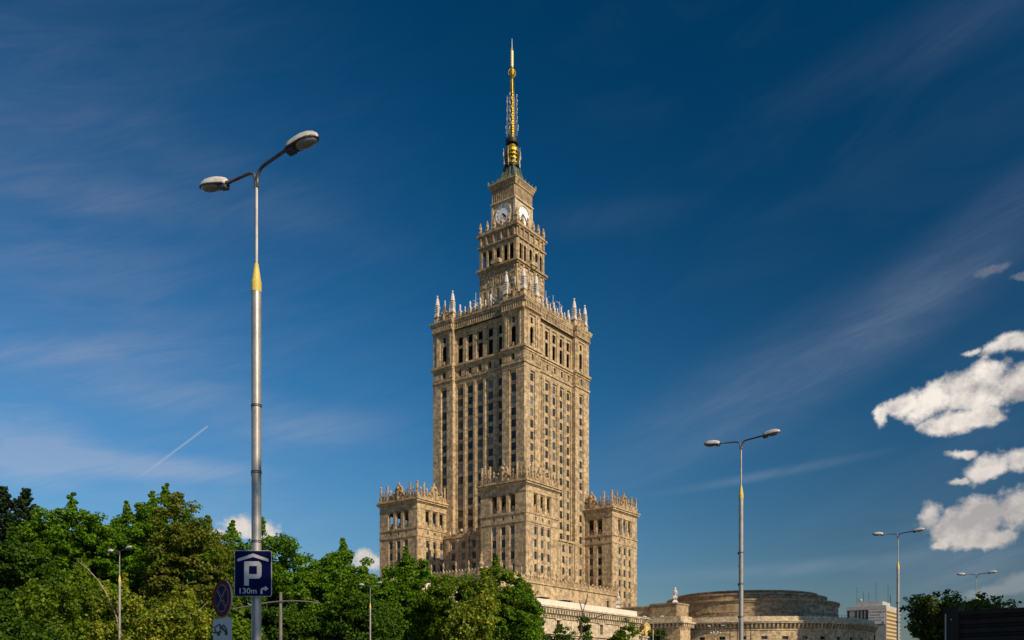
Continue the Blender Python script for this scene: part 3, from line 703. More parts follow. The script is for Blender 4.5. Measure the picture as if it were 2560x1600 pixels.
# ---- four corner towers round the foot of the shaft
TW = 9.05
def corner_tower(ca, cb, full):
    t = MB(); tr = MB(); cd = (-3.65, 0, 3.65)
    rws = [51.45-2.5-3.95*k for k in range(8)]
    for face, c, m0 in (('A-', ca-TW, cb), ('B-', cb-TW, ca), ('A+', ca+TW, cb), ('B+', cb+TW, ca)):
        vis = full and face in ('A-', 'B-')
        ops = []
        if vis:
            ops = [column_bay(t, face, c, m0+s, 20, 51.9, rws, w=1.55, cw=1.95, cd=.25, h=2.5, rv=.18) for s in cd]
            facade(t, face, c, m0-TW, m0+TW, 0, 52.6, ops, .30)
        else: facade(t, face, c, m0-TW, m0+TW, 0, 52.6, [], .1)
        facade(t, face, c, m0-TW, m0+TW, 52.6, 55.3, [(m0+s-.35, m0+s+.35, 53.5, 54.6) for s in cd], .5)
        facade(t, face, c, m0-TW, m0+TW, 55.3, 62.2, [(m0+s-1.25, m0+s+1.25, 55.9, 61.9) for s in cd], .3)
        for s in cd:
            facade(t, face, c, m0+s-1.25, m0+s+1.25, 55.9, 61.9, [(m0+s-.95, m0+s+.95, 55.95, 61.6)], .5, .3)
            fbox(tr, face, c, m0+s-.9, m0+s+.9, 55.95, 57.0, .6, .75)
            fbox(tr, face, c, m0+s-.35, m0+s+.35, 57.0, 57.9, .6, .85)
        facade(t, face, c, m0-TW, m0+TW, 62.2, 64.6, [], .1)
        if vis:   # grooves at the corners
            for s in (-TW+.35, TW-.35): fbox(tr, face, c, m0+s-.3, m0+s+.3, 20, 52.3, -.06, -.002)
    t.box(ca-TW+.1, ca+TW-.1, cb-TW+.1, cb+TW-.1, 52.65, 52.75); t.box(ca-TW+.1, ca+TW-.1, cb-TW+.1, cb+TW-.1, 62.5, 62.6)
    a0, a1, b0, b1 = ca-TW, ca+TW, cb-TW, cb+TW
    ring(tr, a0, a1, b0, b1, 52.5, 52.95, .18); ring(tr, a0, a1, b0, b1, 55.2, 55.8, .22); ring(tr, a0, a1, b0, b1, 62.05, 62.4, .14)
    ring(tr, a0, a1, b0, b1, 64.0, 64.4, .3); ring(tr, a0, a1, b0, b1, 64.4, 64.8, .75); ring(tr, a0, a1, b0, b1, 64.8, 65.05, .62); ring(tr, a0, a1, b0, b1, 65.05, 65.5, 1.05)
    ring(tr, a0, a1, b0, b1, 65.5, 65.9, .2)
    o = t.build('corner_tower', M['stone'], palace); tr.build('moulding', M['stone'], o)
    b = MB()
    ring_ = [(a0+.3, b0+.3), (a0+.3, b1-.3), (a1-.3, b0+.3), (a1-.3, b1-.3)]
    post = []
    for s in (-8.7, -5.4, 5.4, 8.7):
        post += [(ca+s, b0+.3), (a0+.3, cb+s)]
        post += [(ca+s, b1-.3), (a1-.3, cb+s)]
    post = list({(round(x,2), round(y,2)) for x, y in post})
    for x, y in sorted(post):
        w = MB(); w.cur = 0; w.box(x-.45,x+.45,y-.45,y+.45,65.9,67.4); w.lathe([(.34,67.4),(.38,68.6),(.48,68.7),(.48,68.9),(.38,69.0),(.36,71.0),(.46,71.05),(.42,71.3),(.1,71.45)],x,y,8)
        w.build('post', M['stone_orn'], o)
    for s in (-7.0, -3.9, 3.9, 7.0):
        for x, y in ((ca+s, b0+.3), (a0+.3, cb+s)):
            w = MB(); w.box(x-.3,x+.3,y-.3,y+.3,65.9,67.2); w.lathe([(.22,67.2),(.34,67.8),(.20,68.3),(.42,68.9),(.30,69.4),(.02,69.8)],x,y,7); w.build('finial', M['stone_orn'], o)
    pr = MB(); pr.box(a0,a1,b0,b0+.6,65.9,66.7); pr.box(a0,a0+.6,b0+.6,b1,65.9,66.7); pr.box(a1-.6,a1,b0+.6,b1,65.9,66.7); pr.box(a0+.6,a1-.6,b1-.6,b1,65.9,66.7)
    for i in range(12):      # broken carved silhouettes along the parapet
        s = -8.2+i*1.45+random.uniform(-.2,.2); hh = random.uniform(.5,1.5)
        pr.box(a0+.1,a0+.5,cb+s-.4,cb+s+.4,66.7,66.7+hh); pr.box(ca+s-.4,ca+s+.4,b0+.1,b0+.5,66.7,66.7+hh)
    pr.build('parapet', M['stone_orn'], o)
    for face, c, s in (('A-', a0+.5, cb), ('B-', b0+.5, ca)):
        c_ = crest(face, c, s, 65.9, 6.2, 5.6, M['stone_orn'], dome=True); c_.parent = o
CA, CB = 26.45, 22.95
for sa, sb, full in ((-1,-1,True), (-1,1,True), (1,-1,True), (1,1,False)): corner_tower(sa*CA, sb*CB, full)

# ---- links between the towers
lk = MB(); lt = MB(); c = -22.0
cs = (-9.3, -4.65, 0, 4.65, 9.3); rws = [51.45-2.5-3.95*k for k in range(7)]
ops = [column_bay(lk, 'A-', c, s, 20, 51.8, rws, w=1.55, cw=1.9, cd=.2, h=2.5, rv=.18) for s in cs]
facade(lk, 'A-', c, -13.9, 13.9, 0, 53.6, ops, .2)
for s in (-11.6, -6.97, -2.3, 2.3, 6.97, 11.6): fbox(lt, 'A-', c, s-.55, s+.55, 20, 52.4, -.35, -.002)
lk.box(-21.9, -18.6, -13.85, 13.85, 53.5, 53.6)
lt.box(-22.5, -21.9, -13.9, 13.9, 52.8, 53.3)
for s in (-11.6, -6.97, -2.3, 2.3, 6.97, 11.6): fbox(lt, 'A-', c, s-1.0, s+1.0, 53.3, 55.3, -.3, .4)
lt.box(-22.1, -21.8, -13.9, 13.9, 53.605, 54.2)
lt.build('link_moulding', M['stone'], palace); lt = MB()
for s in (6.97, -6.97):
    lt = MB(); lt.ball(-22.2, s-1.6 if s > 0 else s+1.6, 55.2, .6); lt.build('ball', M['stone_pale'], palace)
lt = MB(); c = -22.6
ops = [column_bay(lk, 'B-', c, s, 20, 50.6, [q-1.1 for q in rws], w=1.5, cw=1.9, cd=.2, h=2.5, rv=.18) for s in (-4.2, 0, 4.2)]
facade(lk, 'B-', c, -6.3, 6.3, 0, 52.0, ops, .2)
lk.quad((6.3,c,0),(6.3,-18.8,0),(6.3,-18.8,52),(6.3,c,52)); lk.quad((-6.3,c,0),(-6.3,-18.8,0),(-6.3,-18.8,52),(-6.3,c,52)); lk.box(-6.3,6.3,c,-18.8,52,52.1)
for s in (-6.0, -2.1, 2.1, 6.0): fbox(lt, 'B-', c, s-.35, s+.35, 20, 52.0, -.25, -.002)
lt.box(-6.6, 6.6, c-.5, c-.002, 51.4, 52.0)
lk.build('link_block', M['stone'], palace); lt.build('link_moulding', M['stone'], palace)

# ---- podium with crenellated parapet
pod = MB(); pa0, pa1, pb0, pb1 = -65.0, 11.0, -38.0, 38.0; PZ = 32.2
facade(pod, 'B-', pb0, pa0, pa1, 0, PZ, [(3.2, 4.9, 27.0, 30.2)], .6)
facade(pod, 'A-', pa0, pb0, pb1, 0, PZ, [], .3)
pod.quad((pa1,pb0,0),(pa1,pb1,0),(pa1,pb1,PZ),(pa1,pb0,PZ)); pod.box(pa0+.05,pa1-.05,pb0+.7,pb1,PZ-.1,PZ)
pod.box(pa0-.35,pa1+.35,pb0-.35,pb0+.6,PZ,PZ+.55); pod.box(pa0-.35,pa0+.6,pb0+.6,pb1,PZ,PZ+.55)
pod.box(2.6,3.1,pb0-.15,pb0-.002,26.6,30.6); pod.box(5.0,5.5,pb0-.15,pb0-.002,26.6,30.6); pod.box(2.6,5.5,pb0-.2,pb0-.002,30.6,31.0)
pod.build('podium', M['stone'], palace)
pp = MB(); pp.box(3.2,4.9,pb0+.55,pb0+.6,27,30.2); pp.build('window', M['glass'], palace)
def crenel(mb, face, c, s):
    pts = [(-2.35,0),(2.35,0),(2.35,.55),(1.9,.75),(1.55,1.35),(1.15,1.75),(.75,1.2),(.35,1.0),(0,1.7),(-.35,1.0),(-.75,1.2),(-1.15,1.75),(-1.55,1.35),(-1.9,.75),(-2.35,.55)]
    n = len(pts); vs = [P(face,c,s+x,PZ+.55+y,.0) for x,y in pts] + [P(face,c,s+x,PZ+.55+y,.35) for x,y in pts]
    mb.add(vs, [tuple(range(n)), tuple(range(2*n-1,n-1,-1))] + [(i,(i+1)%n,n+(i+1)%n,n+i) for i in range(n)])
spk = MB(); spk.box(-.32,.32,-.32,.32,0,1.5); spk.lathe([(.2,1.5),(.16,2.2),(.36,2.9),(.26,3.4),(.05,4.1)],0,0,6); SPK = spk.mesh('spike', M['stone_orn'])
bl = MB(); bl.ball(0,0,.5,.42); BL = bl.mesh('ball', M['stone_orn'])
k = 0
for i in range(16):
    s = pa0+2.5+i*4.75
    w = MB(); crenel(w, 'B-', pb0, s); w.build('merlon', M['stone_orn'], palace)
    put('spike', SPK, palace, (s+2.37, pb0+.2, PZ+.55)); put('ball', BL, palace, (s, pb0+.2, PZ+1.9))
for i in range(10):
    s = pb0+2.5+i*4.75
    w = MB(); crenel(w, 'A-', pa0, s); w.build('merlon', M['stone_orn'], palace)
    put('spike', SPK, palace, (pa0+.2, s+2.37, PZ+.55))
def urn(x, y, z, s=1.0):
    w = MB(); w.box(-.8*s,.8*s,-.8*s,.8*s,0,1.6*s); w.lathe([(.75*s,1.6*s),(.4*s,2.0*s),(.85*s,2.7*s),(.8*s,3.2*s),(.35*s,3.7*s),(.5*s,4.3*s),(.3*s,5.0*s),(.42*s,5.4*s),(.05,6.1*s)],0,0,8)
    return put('corner_finial', w.mesh('corner_finial', M['stone_orn']), palace, (x, y, z))
urn(pa0+.6, pb0+.6, PZ+.5, .95); urn(pa1-.6, pb0+.6, PZ+.5, .85); urn(pa0+.6, pb0+5.5, PZ+.5, .6)

# ---- windows of the palace: the hundred nearest stand alone, the rest are one object
def wpos(w):
    face, c, s, z, ww, h, d = w; return P(face, c, s, z, d-.05)
def wdist(w):
    p = wpos(w); v = Rv*p[0] + Lv*p[1] + Vector((0, 322, 0)); return v.length
vis = [w for w in WIN if w[3] > 24 and w[6] > 0]
vis.sort(key=wdist)
rest = MB()
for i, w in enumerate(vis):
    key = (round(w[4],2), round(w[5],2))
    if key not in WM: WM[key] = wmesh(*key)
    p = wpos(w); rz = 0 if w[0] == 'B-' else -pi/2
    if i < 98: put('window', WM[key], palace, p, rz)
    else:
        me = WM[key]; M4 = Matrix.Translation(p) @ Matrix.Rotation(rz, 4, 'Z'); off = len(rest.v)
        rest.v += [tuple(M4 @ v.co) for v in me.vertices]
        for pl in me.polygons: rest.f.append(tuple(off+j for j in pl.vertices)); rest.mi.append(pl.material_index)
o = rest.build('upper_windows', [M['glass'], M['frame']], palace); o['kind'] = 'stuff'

# ------------------------------------------------------------------ low wing in front of the podium
wing = thing('museum_wing', 'long low pale stone wing with toothed cornice in front of the skyscraper', 'building', (0, 322, 0), A_R)
w = MB(); wa0, wa1, wb = -130.0, -22.5, -64.5
wz = [(s-.85, s+.85, 15.5, 18.3) for s in (-117.3, -106.6, -95.9, -85.2, -76.5, -66.2, -55.4, -44.5, -33.5)]
facade(w, 'B-', wb, wa0, wa1, 0, 20.2, wz, .5); facade(w, 'A-', wa0, wb, -39, 0, 20.2, [], .3); facade(w, 'A+', wa1, wb, -39, 0, 20.2, [], .3)
w.build('wall', M['stone_pale'], wing)
t = MB()
t.box(wa0, wa1, wb, -39, 20.2, 20.9); t.box(wa0-1.3, wa1+1.3, wb-1.3, -39, 20.9, 21.3); t.box(wa0-1.7, wa1+5.0, wb-1.7, -39, 21.3, 21.75)
n = int((wa1-wa0)/1.25)
for i in range(n):
    s = wa0+.6+i*1.25; t.box(s-.3, s+.3, wb-1.2, wb-.002, 19.9, 20.88); t.box(s-.22, s+.22, wb-.7, wb-.002, 19.1, 19.9)
t.box(wa0, wa1, wb-.35, wb-.002, 18.75, 19.05); t.box(wa0, wa1-14, wb-.6, wb-.002, 14.6, 15.1); t.box(wa0, wa1-14, wb-.35, wb-.002, 14.0, 14.3)
for a, b_, _, _ in wz:
    t.box(a-.5, a-.002, wb-.2, wb-.002, 15.2, 18.9); t.box(b_+.002, b_+.5, wb-.2, wb-.002, 15.2, 18.9); t.box(a-.7, b_+.7, wb-.4, wb-.205, 18.35, 18.7)
t.build('cornice', M['stone_pale'], wing)
t = MB(); t.box(wa0+.5, wa1-.6, wb+.3, -39, 21.75, 23.5); t.build('parapet', M['cap_stone'], wing)
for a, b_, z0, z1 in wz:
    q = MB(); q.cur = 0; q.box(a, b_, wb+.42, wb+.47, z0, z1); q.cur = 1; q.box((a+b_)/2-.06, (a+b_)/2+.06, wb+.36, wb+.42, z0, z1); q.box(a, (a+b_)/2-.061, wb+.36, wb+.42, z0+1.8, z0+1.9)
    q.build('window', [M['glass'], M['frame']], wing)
for s in (-72.5, -60.0, -48.5):
    q = MB(); q.box(s-1.3, s+1.3, -56, -54, 23.5, 25.1); q.box(s-2.1, s+2.1, -56.4, -53.6, 25.1, 25.35); q.build('roof_vent', M['dark_metal'], wing)
st2 = MB()
for i in range(4): st2.box(wa1, wa1+11.5-i*2.6, wb+1.0+i*.8, -45, (0 if i == 0 else 15.2+(i-1)*1.2), 15.2+i*1.2 - (0 if i else 0))
for i in range(4): st2.box(wa1+.0, wa1+11.9-i*2.6, wb+.6+i*.8, wb+.998+i*.8, 14.8+i*1.2, 15.2+i*1.2)
st2.build('stepped_end', M['stone_pale'], wing)
q = MB()      # carved golden cartouche under the cornice
q.frus(0, 0, 0, 3.4, .4, 1.2, .3, .5)
for k in (-2, -1, 0, 1, 2): q.tube([(k*.12,-.55,0),(k*.34,-.85,1.1),(k*.5,-.95,2.4),(k*.52,-.6,3.5)], [.12,.20,.24,.12], 6)
for sg in (-1, 1):
    q.tube([(sg*.5,-.8,.2),(sg*1.2,-1.1,.9),(sg*1.7,-1.0,1.9),(sg*1.5,-.9,3.0),(sg*.9,-.9,3.6),(sg*.6,-.9,3.1)], [.18,.26,.32,.34,.28,.2], 6)
    q.tube([(sg*1.9,-.6,1.6),(sg*2.3,-.6,1.2),(sg*2.1,-.6,.7),(sg*1.7,-.6,.9)], .26, 6)
q.ball(0,-.7,3.7,.45)
o = q.build('cartouche', M['gold_stone'], wing, loc=(wa1+2.6, wb-.4, 16.2))

# ------------------------------------------------------------------ round congress hall
CX, CY = 84.3, 319.0
hall = thing('round_hall', 'low round stone hall with stepped drum and bracketed cornice right of the skyscraper', 'building', (CX, CY, 0))
rw = MB(); RR = 43.0; n = 180
angs = [-122.9-8.6, -122.9, -114.2, -105.6, -97.0, -88.4, -79.9, -71.4, -62.9, -54.4, -46, -37.5, -29]
aw = 1.25
holes = [(rad(a-aw), rad(a+aw)) for a in angs]
cuts = sorted([2*pi*i/n-pi for i in range(n+1)] + [q for h_ in holes for q in h_])
zs = [0, 15.7, 16.75, 19.2]
for i in range(len(cuts)-1):
    a, b_ = cuts[i], cuts[i+1]; m_ = (a+b_)/2; ishole = any(h_[0] < m_ < h_[1] for h_ in holes)
    for j in range(3):
        r = RR - (.8 if ishole and j == 1 else 0)
        rw.quad((r*cos(a),r*sin(a),zs[j]),(r*cos(b_),r*sin(b_),zs[j]),(r*cos(b_),r*sin(b_),zs[j+1]),(r*cos(a),r*sin(a),zs[j+1]))
for h_ in holes:
    for a in h_: rw.quad(((RR-.8)*cos(a),(RR-.8)*sin(a),15.7),(RR*cos(a),RR*sin(a),15.7),(RR*cos(a),RR*sin(a),16.75),((RR-.8)*cos(a),(RR-.8)*sin(a),16.75))
    for z in (15.7, 16.75): rw.quad(((RR-.8)*cos(h_[0]),(RR-.8)*sin(h_[0]),z),(RR*cos(h_[0]),RR*sin(h_[0]),z),(RR*cos(h_[1]),RR*sin(h_[1]),z),((RR-.8)*cos(h_[1]),(RR-.8)*sin(h_[1]),z))
rw.build('wall', M['stone'], hall)
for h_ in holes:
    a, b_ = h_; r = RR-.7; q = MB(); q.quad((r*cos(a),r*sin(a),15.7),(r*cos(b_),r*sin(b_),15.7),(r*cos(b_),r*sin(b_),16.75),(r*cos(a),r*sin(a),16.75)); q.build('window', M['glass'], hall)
cg = MB(); cg.lathe([(RR+.02,18.6),(RR+.25,18.65),(RR+.25,18.95),(RR,19.0)],0,0,n,cap=False)
cg.lathe([(RR-.1,20.75),(RR+1.5,20.75),(RR+1.5,21.1),(RR+1.75,21.15),(RR+1.75,21.5),(RR-1,21.6)],0,0,n,cap=False)
cg.lathe([(RR-.01,19.0),(RR-.01,20.8)],0,0,n,cap=False)
cg.build('cornice', M['stone_pale'], hall)
cb = MB(); nb_ = 208
for i in range(nb_):
    a = 2*pi*i/nb_
    if sin(a) > .6: continue
    ca_, sa_ = cos(a), sin(a); hw = .30
    def pt(r, w_, z): return (r*ca_-w_*sa_, r*sa_+w_*ca_, z)
    vs = [pt(RR,-hw,19.25),pt(RR,hw,19.25),pt(RR+.65,hw,19.3),pt(RR+.65,-hw,19.3),pt(RR,-hw,20.74),pt(RR,hw,20.74),pt(RR+1.3,hw,20.74),pt(RR+1.3,-hw,20.74)]
    cb.add(vs, [(0,3,2,1),(4,5,6,7),(0,1,5,4),(1,2,6,5),(2,3,7,6),(3,0,4,7)])
cb.build('brackets', M['stone'], hall)
cp = MB(); cp.lathe([(RR+.35,21.5),(RR+.35,22.95),(RR-1.2,23.0),(RR-1.2,22.3),(20,22.3)],0,0,n,cap=False); cp.build('parapet', M['stone_pale'], hall)
rl = MB()
for i in range(150):
    a = 2*pi*i/150
    if sin(a) < .3: rl.box((RR-2)*cos(a)-.05,(RR-2)*cos(a)+.05,(RR-2)*sin(a)-.05,(RR-2)*sin(a)+.05,22.9,23.8)
rl.lathe([(RR-2,23.8),(RR-1.94,23.8),(RR-1.94,23.86),(RR-2,23.86)],0,0,120,cap=False); rl.build('railing', M['dark_metal'], hall)
dr = MB()
dr.lathe([(31.6,22.3),(31.6,25.2),(31.75,25.25),(31.75,25.5),(31.6,25.6),(31.6,28.5),(31.95,28.55),(31.95,29.0),(32.2,29.05),(32.2,29.6),(27.7,29.75)],0,0,120,cap=False)
dr.build('lower_drum', M['stone_dark'], hall)
dr = MB(); dr.lathe([(27.7,29.7),(27.7,31.3),(28.0,31.35),(28.0,31.9),(24.6,32.0)],0,0,120,cap=False); dr.build('middle_drum', M['stone_dark'], hall)
dr = MB(); dr.lathe([(24.7,31.95),(24.7,32.6),(24.95,32.65),(24.95,33.1),(0.01,34.2)],0,0,120,cap=False); dr.build('upper_drum', M['stone_dark'], hall)
# gate pier and curtain wall (same orientation as the palace)
pf = bpy.data.objects.new('gate_block', None); C.objects.link(pf); pf.parent = hall; pf.location = (-CX, 322-CY, 0); pf.rotation_euler = (0,0,A_R)
q = MB(); q.box(-3.5, 5.1, -67.5, -58, 21.6, 27.0); q.box(-3.75, 5.35, -67.75, -58, 27.0, 27.5); q.build('pier', M['stone_dark'], pf)
q = MB(); q.box(-2.0, 2.5, -58, -38.05, 21.6, 26.6); q.box(-2.3, 2.5, -58, -38.05, 26.6, 27.0); q.build('upper_wall', M['stone_dark'], pf)
q = MB(); q.box(-7.1, 0.2, -70.5, -60, 0, 19.2); q.box(-7.1, 0.2, -60, -38.1, 0, 19.2); q.build('lower_wall', M['stone'], pf)
q = MB(); q.box(-8.6, 1.3, -72, -38.1, 20.7, 21.2); q.box(-7.1, 0.2, -70.5, -38.1, 19.2, 20.7)
for i in range(6): q.box(-6.8+i*1.35, -6.3+i*1.35, -71.7, -70.502, 19.4, 20.698)
for i in range(24): q.box(-8.3, -7.102, -70.3+i*1.35, -69.8+i*1.35, 19.4, 20.698)
q.build('cornice', M['stone_pale'], pf)
q = MB(); q.box(-7.5, .6, -70.9, -38.1, 21.2, 22.9); q.build('parapet', M['stone_pale'], pf)
def statue(x, y, z):
    w = MB(); w.frus(0,0,0,1.05,.95,.35); w.frus(0,0,1.05,1.35,.35,.85); w.box(-.72,.72,-.72,.72,1.35,2.0); w.frus(0,0,2.0,2.15,.72,.45)
    w.lathe([(.38,2.1),(.52,2.6),(.62,3.3),(.66,3.7),(.50,3.95),(.30,4.05),(.34,4.3),(.36,4.6),(.26,4.85),(.04,4.95)],0,0,10)
    w.box(-.95,-.55,-.3,.3,3.1,3.6); w.box(-.5,.5,-.72,-.45,2.6,3.5)
    o = put('statue', w.mesh('statue', M['white_stone']), pf, (x, y, z)); o.rotation_euler = (0,0,.5); return o
statue(-2.6, -66.6, 27.5); statue(-1.0, -45.0, 27.0)

# ------------------------------------------------------------------ distant office block
off = thing('office_building', 'grey and ochre office block with roof antennas far behind the round hall', 'building', (275.5, 650, 0), A_R)
W1, W2, OZ = 41.8, 28.1, 59.7
q = MB(); q.box(0, W1, 0, W2, 0, OZ-2.6); q.build('body', M['concrete'], off)
q = MB(); q.box(-.25, W1+.25, -.25, W2+.25, OZ-2.6, OZ); q.build('roof_band', M['concrete_light'], off)
q = MB()
for k in range(19):
    z = 2.0+k*2.9
    q.box(.8, W1-.3, -.18, -.002, z+1.55, z+2.85)
q.build('spandrels', M['ochre'], off)
for k in range(19):
    z = 2.0+k*2.9; q = MB(); q.cur = 0; q.box(.9, W1-.4, -.06, -.002, z, z+1.5); q.cur = 1
    for i in range(22): q.box(1.0+i*1.83, 1.45+i*1.83, -.14, -.062, z, z+1.5)
    q.build('window_band', [M['glass'], M['ochre']], off)
for s in (13.4, 15.9, 18.4, 21.2, 26.6):
    q = MB(); q.box(-.16, -.002, s-.45, s+.45, 18, OZ-2.75); q.build('window_strip', M['black'], off)
q = MB(); q.box(-.3, -.002, 7.5, 9.2, 10, 45.6); q.build('stair_window', M['black'], off)
M['banner'] = mat('banner', (.52, .49, .47), .7)[0]
bn = MB(); bn.box(-.35, -.02, .6, 12.4, 46.2, OZ-2.9); bo = bn.build('banner', M['banner'], off)
M['rust'] = mat('faded red lettering', (.26, .10, .08), .7)[0]; M['ink'] = mat('grey lettering', (.09, .09, .09), .7)[0]
for txt, size, z, mm, s in (('DO WYNAJĘCIA', 1.75, 55.0, 'rust', 6.6), ('Powierzchnia', 1.35, 52.9, 'ink', 7.7), ('biurowa  1,2 tys. m²', 1.35, 50.9, 'ink', 6.6), ('tel. 022 630-657', 1.2, 48.9, 'ink', 6.9)):
    me = text_mesh(txt, size, 'lettering', M[mm], .01); o = put('lettering', me, bo, (-.38, s, z)); o.rotation_euler = (pi/2, 0, -pi/2)
q = MB(); q.box(-.5, -.37, 1.3, 2.5, 46.8, 47.9); q.build('red_mark', M['rust'], bo)
q = MB(); q.box(2.5, 24, 3.0, 21, OZ, OZ+3.4); q.box(0.8, 26, 1.0, 24, OZ+.001, OZ+.5); q.build('penthouse', M['concrete_light'], off)
q = MB()
for a, b_, h_ in ((5, 22, 12), (4, 17, 8.5), (7, 14, 7.5), (6, 8.5, 15), (10, 1, 13), (14, .5, 7), (17, 1, 5)):
    q.tube([(a, b_, OZ+2), (a, b_, OZ+3.4+h_)], .12, 5); q.tube([(a, b_-.6, OZ+h_), (a, b_+.6, OZ+h_)], .08, 4)
q.build('roof_antenna', M['dark_metal'], off)
q = MB(); q.ball(5, 19.5, OZ+5.1, 1.3, 12); q.build('dish', M['sign_back'], off)

# ------------------------------------------------------------------ street lamps
def lamp_head():
    s_ = MB(); n = 14; stn = []
    ll = [(0,.075,.06),(.04,.12,.13),(.14,.135,.155),(.26,.15,.175),(.40,.165,.18),(.54,.155,.165),(.66,.115,.125),(.73,.06,.07),(.76,.01,.012)]
    vs = []; fs = []; k = 9
    for x, w_, h_ in ll:
        for i in range(k):
            a = pi*i/(k-1); vs.append((x, -w_*cos(a), h_*sin(a)*.95))
    for j in range(len(ll)-1):
        for i in range(k-1): fs.append((j*k+i, (j+1)*k+i, (j+1)*k+i+1, j*k+i+1))
    s_.add(vs, fs)
    shell = s_.mesh('lamp_shell', M['lamp_shell'], True)
    u = MB(); vs = []
    for x, w_, h_ in ll: vs += [(x, -w_*.99, 0), (x, w_*.99, 0), (x, w_*.99, -.022), (x, -w_*.99, -.022)]
    fs = []
    for j in range(len(ll)-1):
        for i in range(4): fs.append((j*4+i, j*4+(i+1)%4, (j+1)*4+(i+1)%4, (j+1)*4+i))
    u.add(vs, fs); u.box(.0, .17, -.085, .085, -.085, -.022); u.tube([(-.10,0,.03),(.05,0,.03)], .034, 8)
    tray = u.mesh('lamp_tray', M['arm'])
    bwl = MB(); vs = []; fs = []; k = 12; lv = 5
    for j in range(lv+1):
        t_ = j/lv*pi/2
        for i in range(k):
            a = 2*pi*i/k; vs.append((.46+.26*cos(a)*cos(t_), .135*sin(a)*cos(t_), -.022-.085*sin(t_)))
    for j in range(lv):
        for i in range(k): fs.append((j*k+i, j*k+(i+1)%k, (j+1)*k+(i+1)%k, (j+1)*k+i))
    bwl.add(vs, fs); bowl = bwl.mesh('lamp_bowl', M['lamp_bowl'], True)
    sm = MB()
    for i in range(9):      # seam band across the shell
        pass
    return shell, tray, bowl
SHELL, TRAY, BOWL = lamp_head()
def lamp(label, loc, rz, group='double-headed street lamps'):
    r = thing('street_lamp', label, 'street lamp', loc, rz, group)
    p = MB(); p.lathe([(.13,0),(.13,.5),(.079,.55),(.079,8.22)],0,0,20,cap=True); p.build('lower_pole', M['pole'], r, smooth=False)
    p = MB(); p.lathe([(.083,8.14),(.083,8.30),(.081,8.305),(.072,8.33),(.036,8.60)],0,0,20); p.build('yellow_sleeve', M['yellow'], r)
    p = MB(); p.lathe([(.029,8.55),(.029,9.95)],0,0,12); p.build('upper_pole', M['pole'], r)
    for sg in (-1, 1):
        a = MB(); pts = [(sg*.022,0,9.86),(sg*.028,0,10.0),(sg*.06,0,10.09),(sg*.13,0,10.14),(sg*.24,0,10.16),(sg*.80,0,10.205)]
        a.tube(pts, .027, 10); a.build('arm', M['arm'], r, smooth=True)
        hd = put('lamp_head', TRAY, r, (sg*.79, 0, 10.185), 0 if sg > 0 else pi); hd.scale = (.80, .78, .84); hd.rotation_euler = (0, rad(-7), 0 if sg > 0 else pi)
        put('shell', SHELL, hd); put('bowl', BOWL, hd)
    for z in (6.25, 5.16, 4.02):
        p = MB(); p.lathe([(.079,z),(.087,z),(.087,z+.010),(.079,z+.010)],0,0,20,cap=False); p.lathe([(.079,z+.026),(.087,z+.026),(.087,z+.036),(.079,z+.036)],0,0,20,cap=False)
        p.box(-.115,-.082,-.02,.02,z-.03,z+.045); p.build('clamp', M['dark_metal'], r)
    p = MB(); p.box(-.10,-.078,-.01,.01,5.79,5.83); p.build('bolt', M['dark_metal'], r)
    return r
ARM = math.atan2(-.6, .8)
L1 = lamp('tall near street lamp carrying the blue parking sign', (-4.2, 14.5, 0), ARM)
def more_lamp(x, y, label, z=0.0, rz=ARM, s=1.0):
    o = copy_tree(L1); o.location = (x, y, z); o['label'] = label; o.rotation_euler = (0,0,rz); o.scale = (s,s,s); return o
more_lamp(7.97, 30.7, 'street lamp standing in front of the round hall, second largest in view')
more_lamp(21.7, 49.6, 'street lamp crossing the right edge of the distant office block')
more_lamp(35.8, 68.0, 'street lamp rising above the right-hand tree and dark fence')
more_lamp(-24.9, 56.0, 'street lamp in front of the large maples, leftmost of all lamps')
more_lamp(-12.1, 75.3, 'street lamp standing before dense trees, lower left of the skyscraper')
more_lamp(1.1, 95.0, 'street lamp half hidden by the tree beside the stone wing')
more_lamp(17.3, 114.5, 'pale pole street lamp against the golden carved cartouche')
more_lamp(17.9, 112.0, 'grey street lamp just right of the golden carved cartouche', rz=ARM+.5)
more_lamp(30.0, 130.0, 'small distant street lamp in front of the left part of the round hall')
more_lamp(43.6, 150.0, 'tiny distant street lamp under the windows of the round hall', rz=ARM+.2, s=.97)
fl = thing('lantern_post', 'slim post with four small white round lanterns before the round hall', 'lantern post', (34.6, 150, 0))
q = MB(); q.tube([(0,0,0),(0,0,9.9)], .10, 8); q.tube([(-.75,0,10.35),(-.35,0,10.0),(0,0,9.85),(.35,0,10.0),(.75,0,10.35)], .05, 6); q.build('post', M['dark_metal'], fl)
for x in (-.8, -.33, .33, .8): q = MB(); q.ball(x, 0, 10.5 if abs(x) < .5 else 10.4, .17); q.build('lantern', M['white_stone'], fl)
for i, (px, top, d) in enumerate(((1825, 1553, 190), (1844, 1556, 190), (1877, 1560, 180))):
    q = MB(); x = (px-HX)/F*d; q.tube([(x, d, 0), (x, d, CZ+(HY-top)/F*d)], .09, 6)
    tag(q.build('flagpole', M['dark_metal']), ('thin bare flagpole left of the second largest lamp', 'thin bare flagpole touching the left side of the second largest lamp', 'thin bare flagpole right of the second largest lamp')[i], 'flagpole', 'bare flagpoles before the round hall')
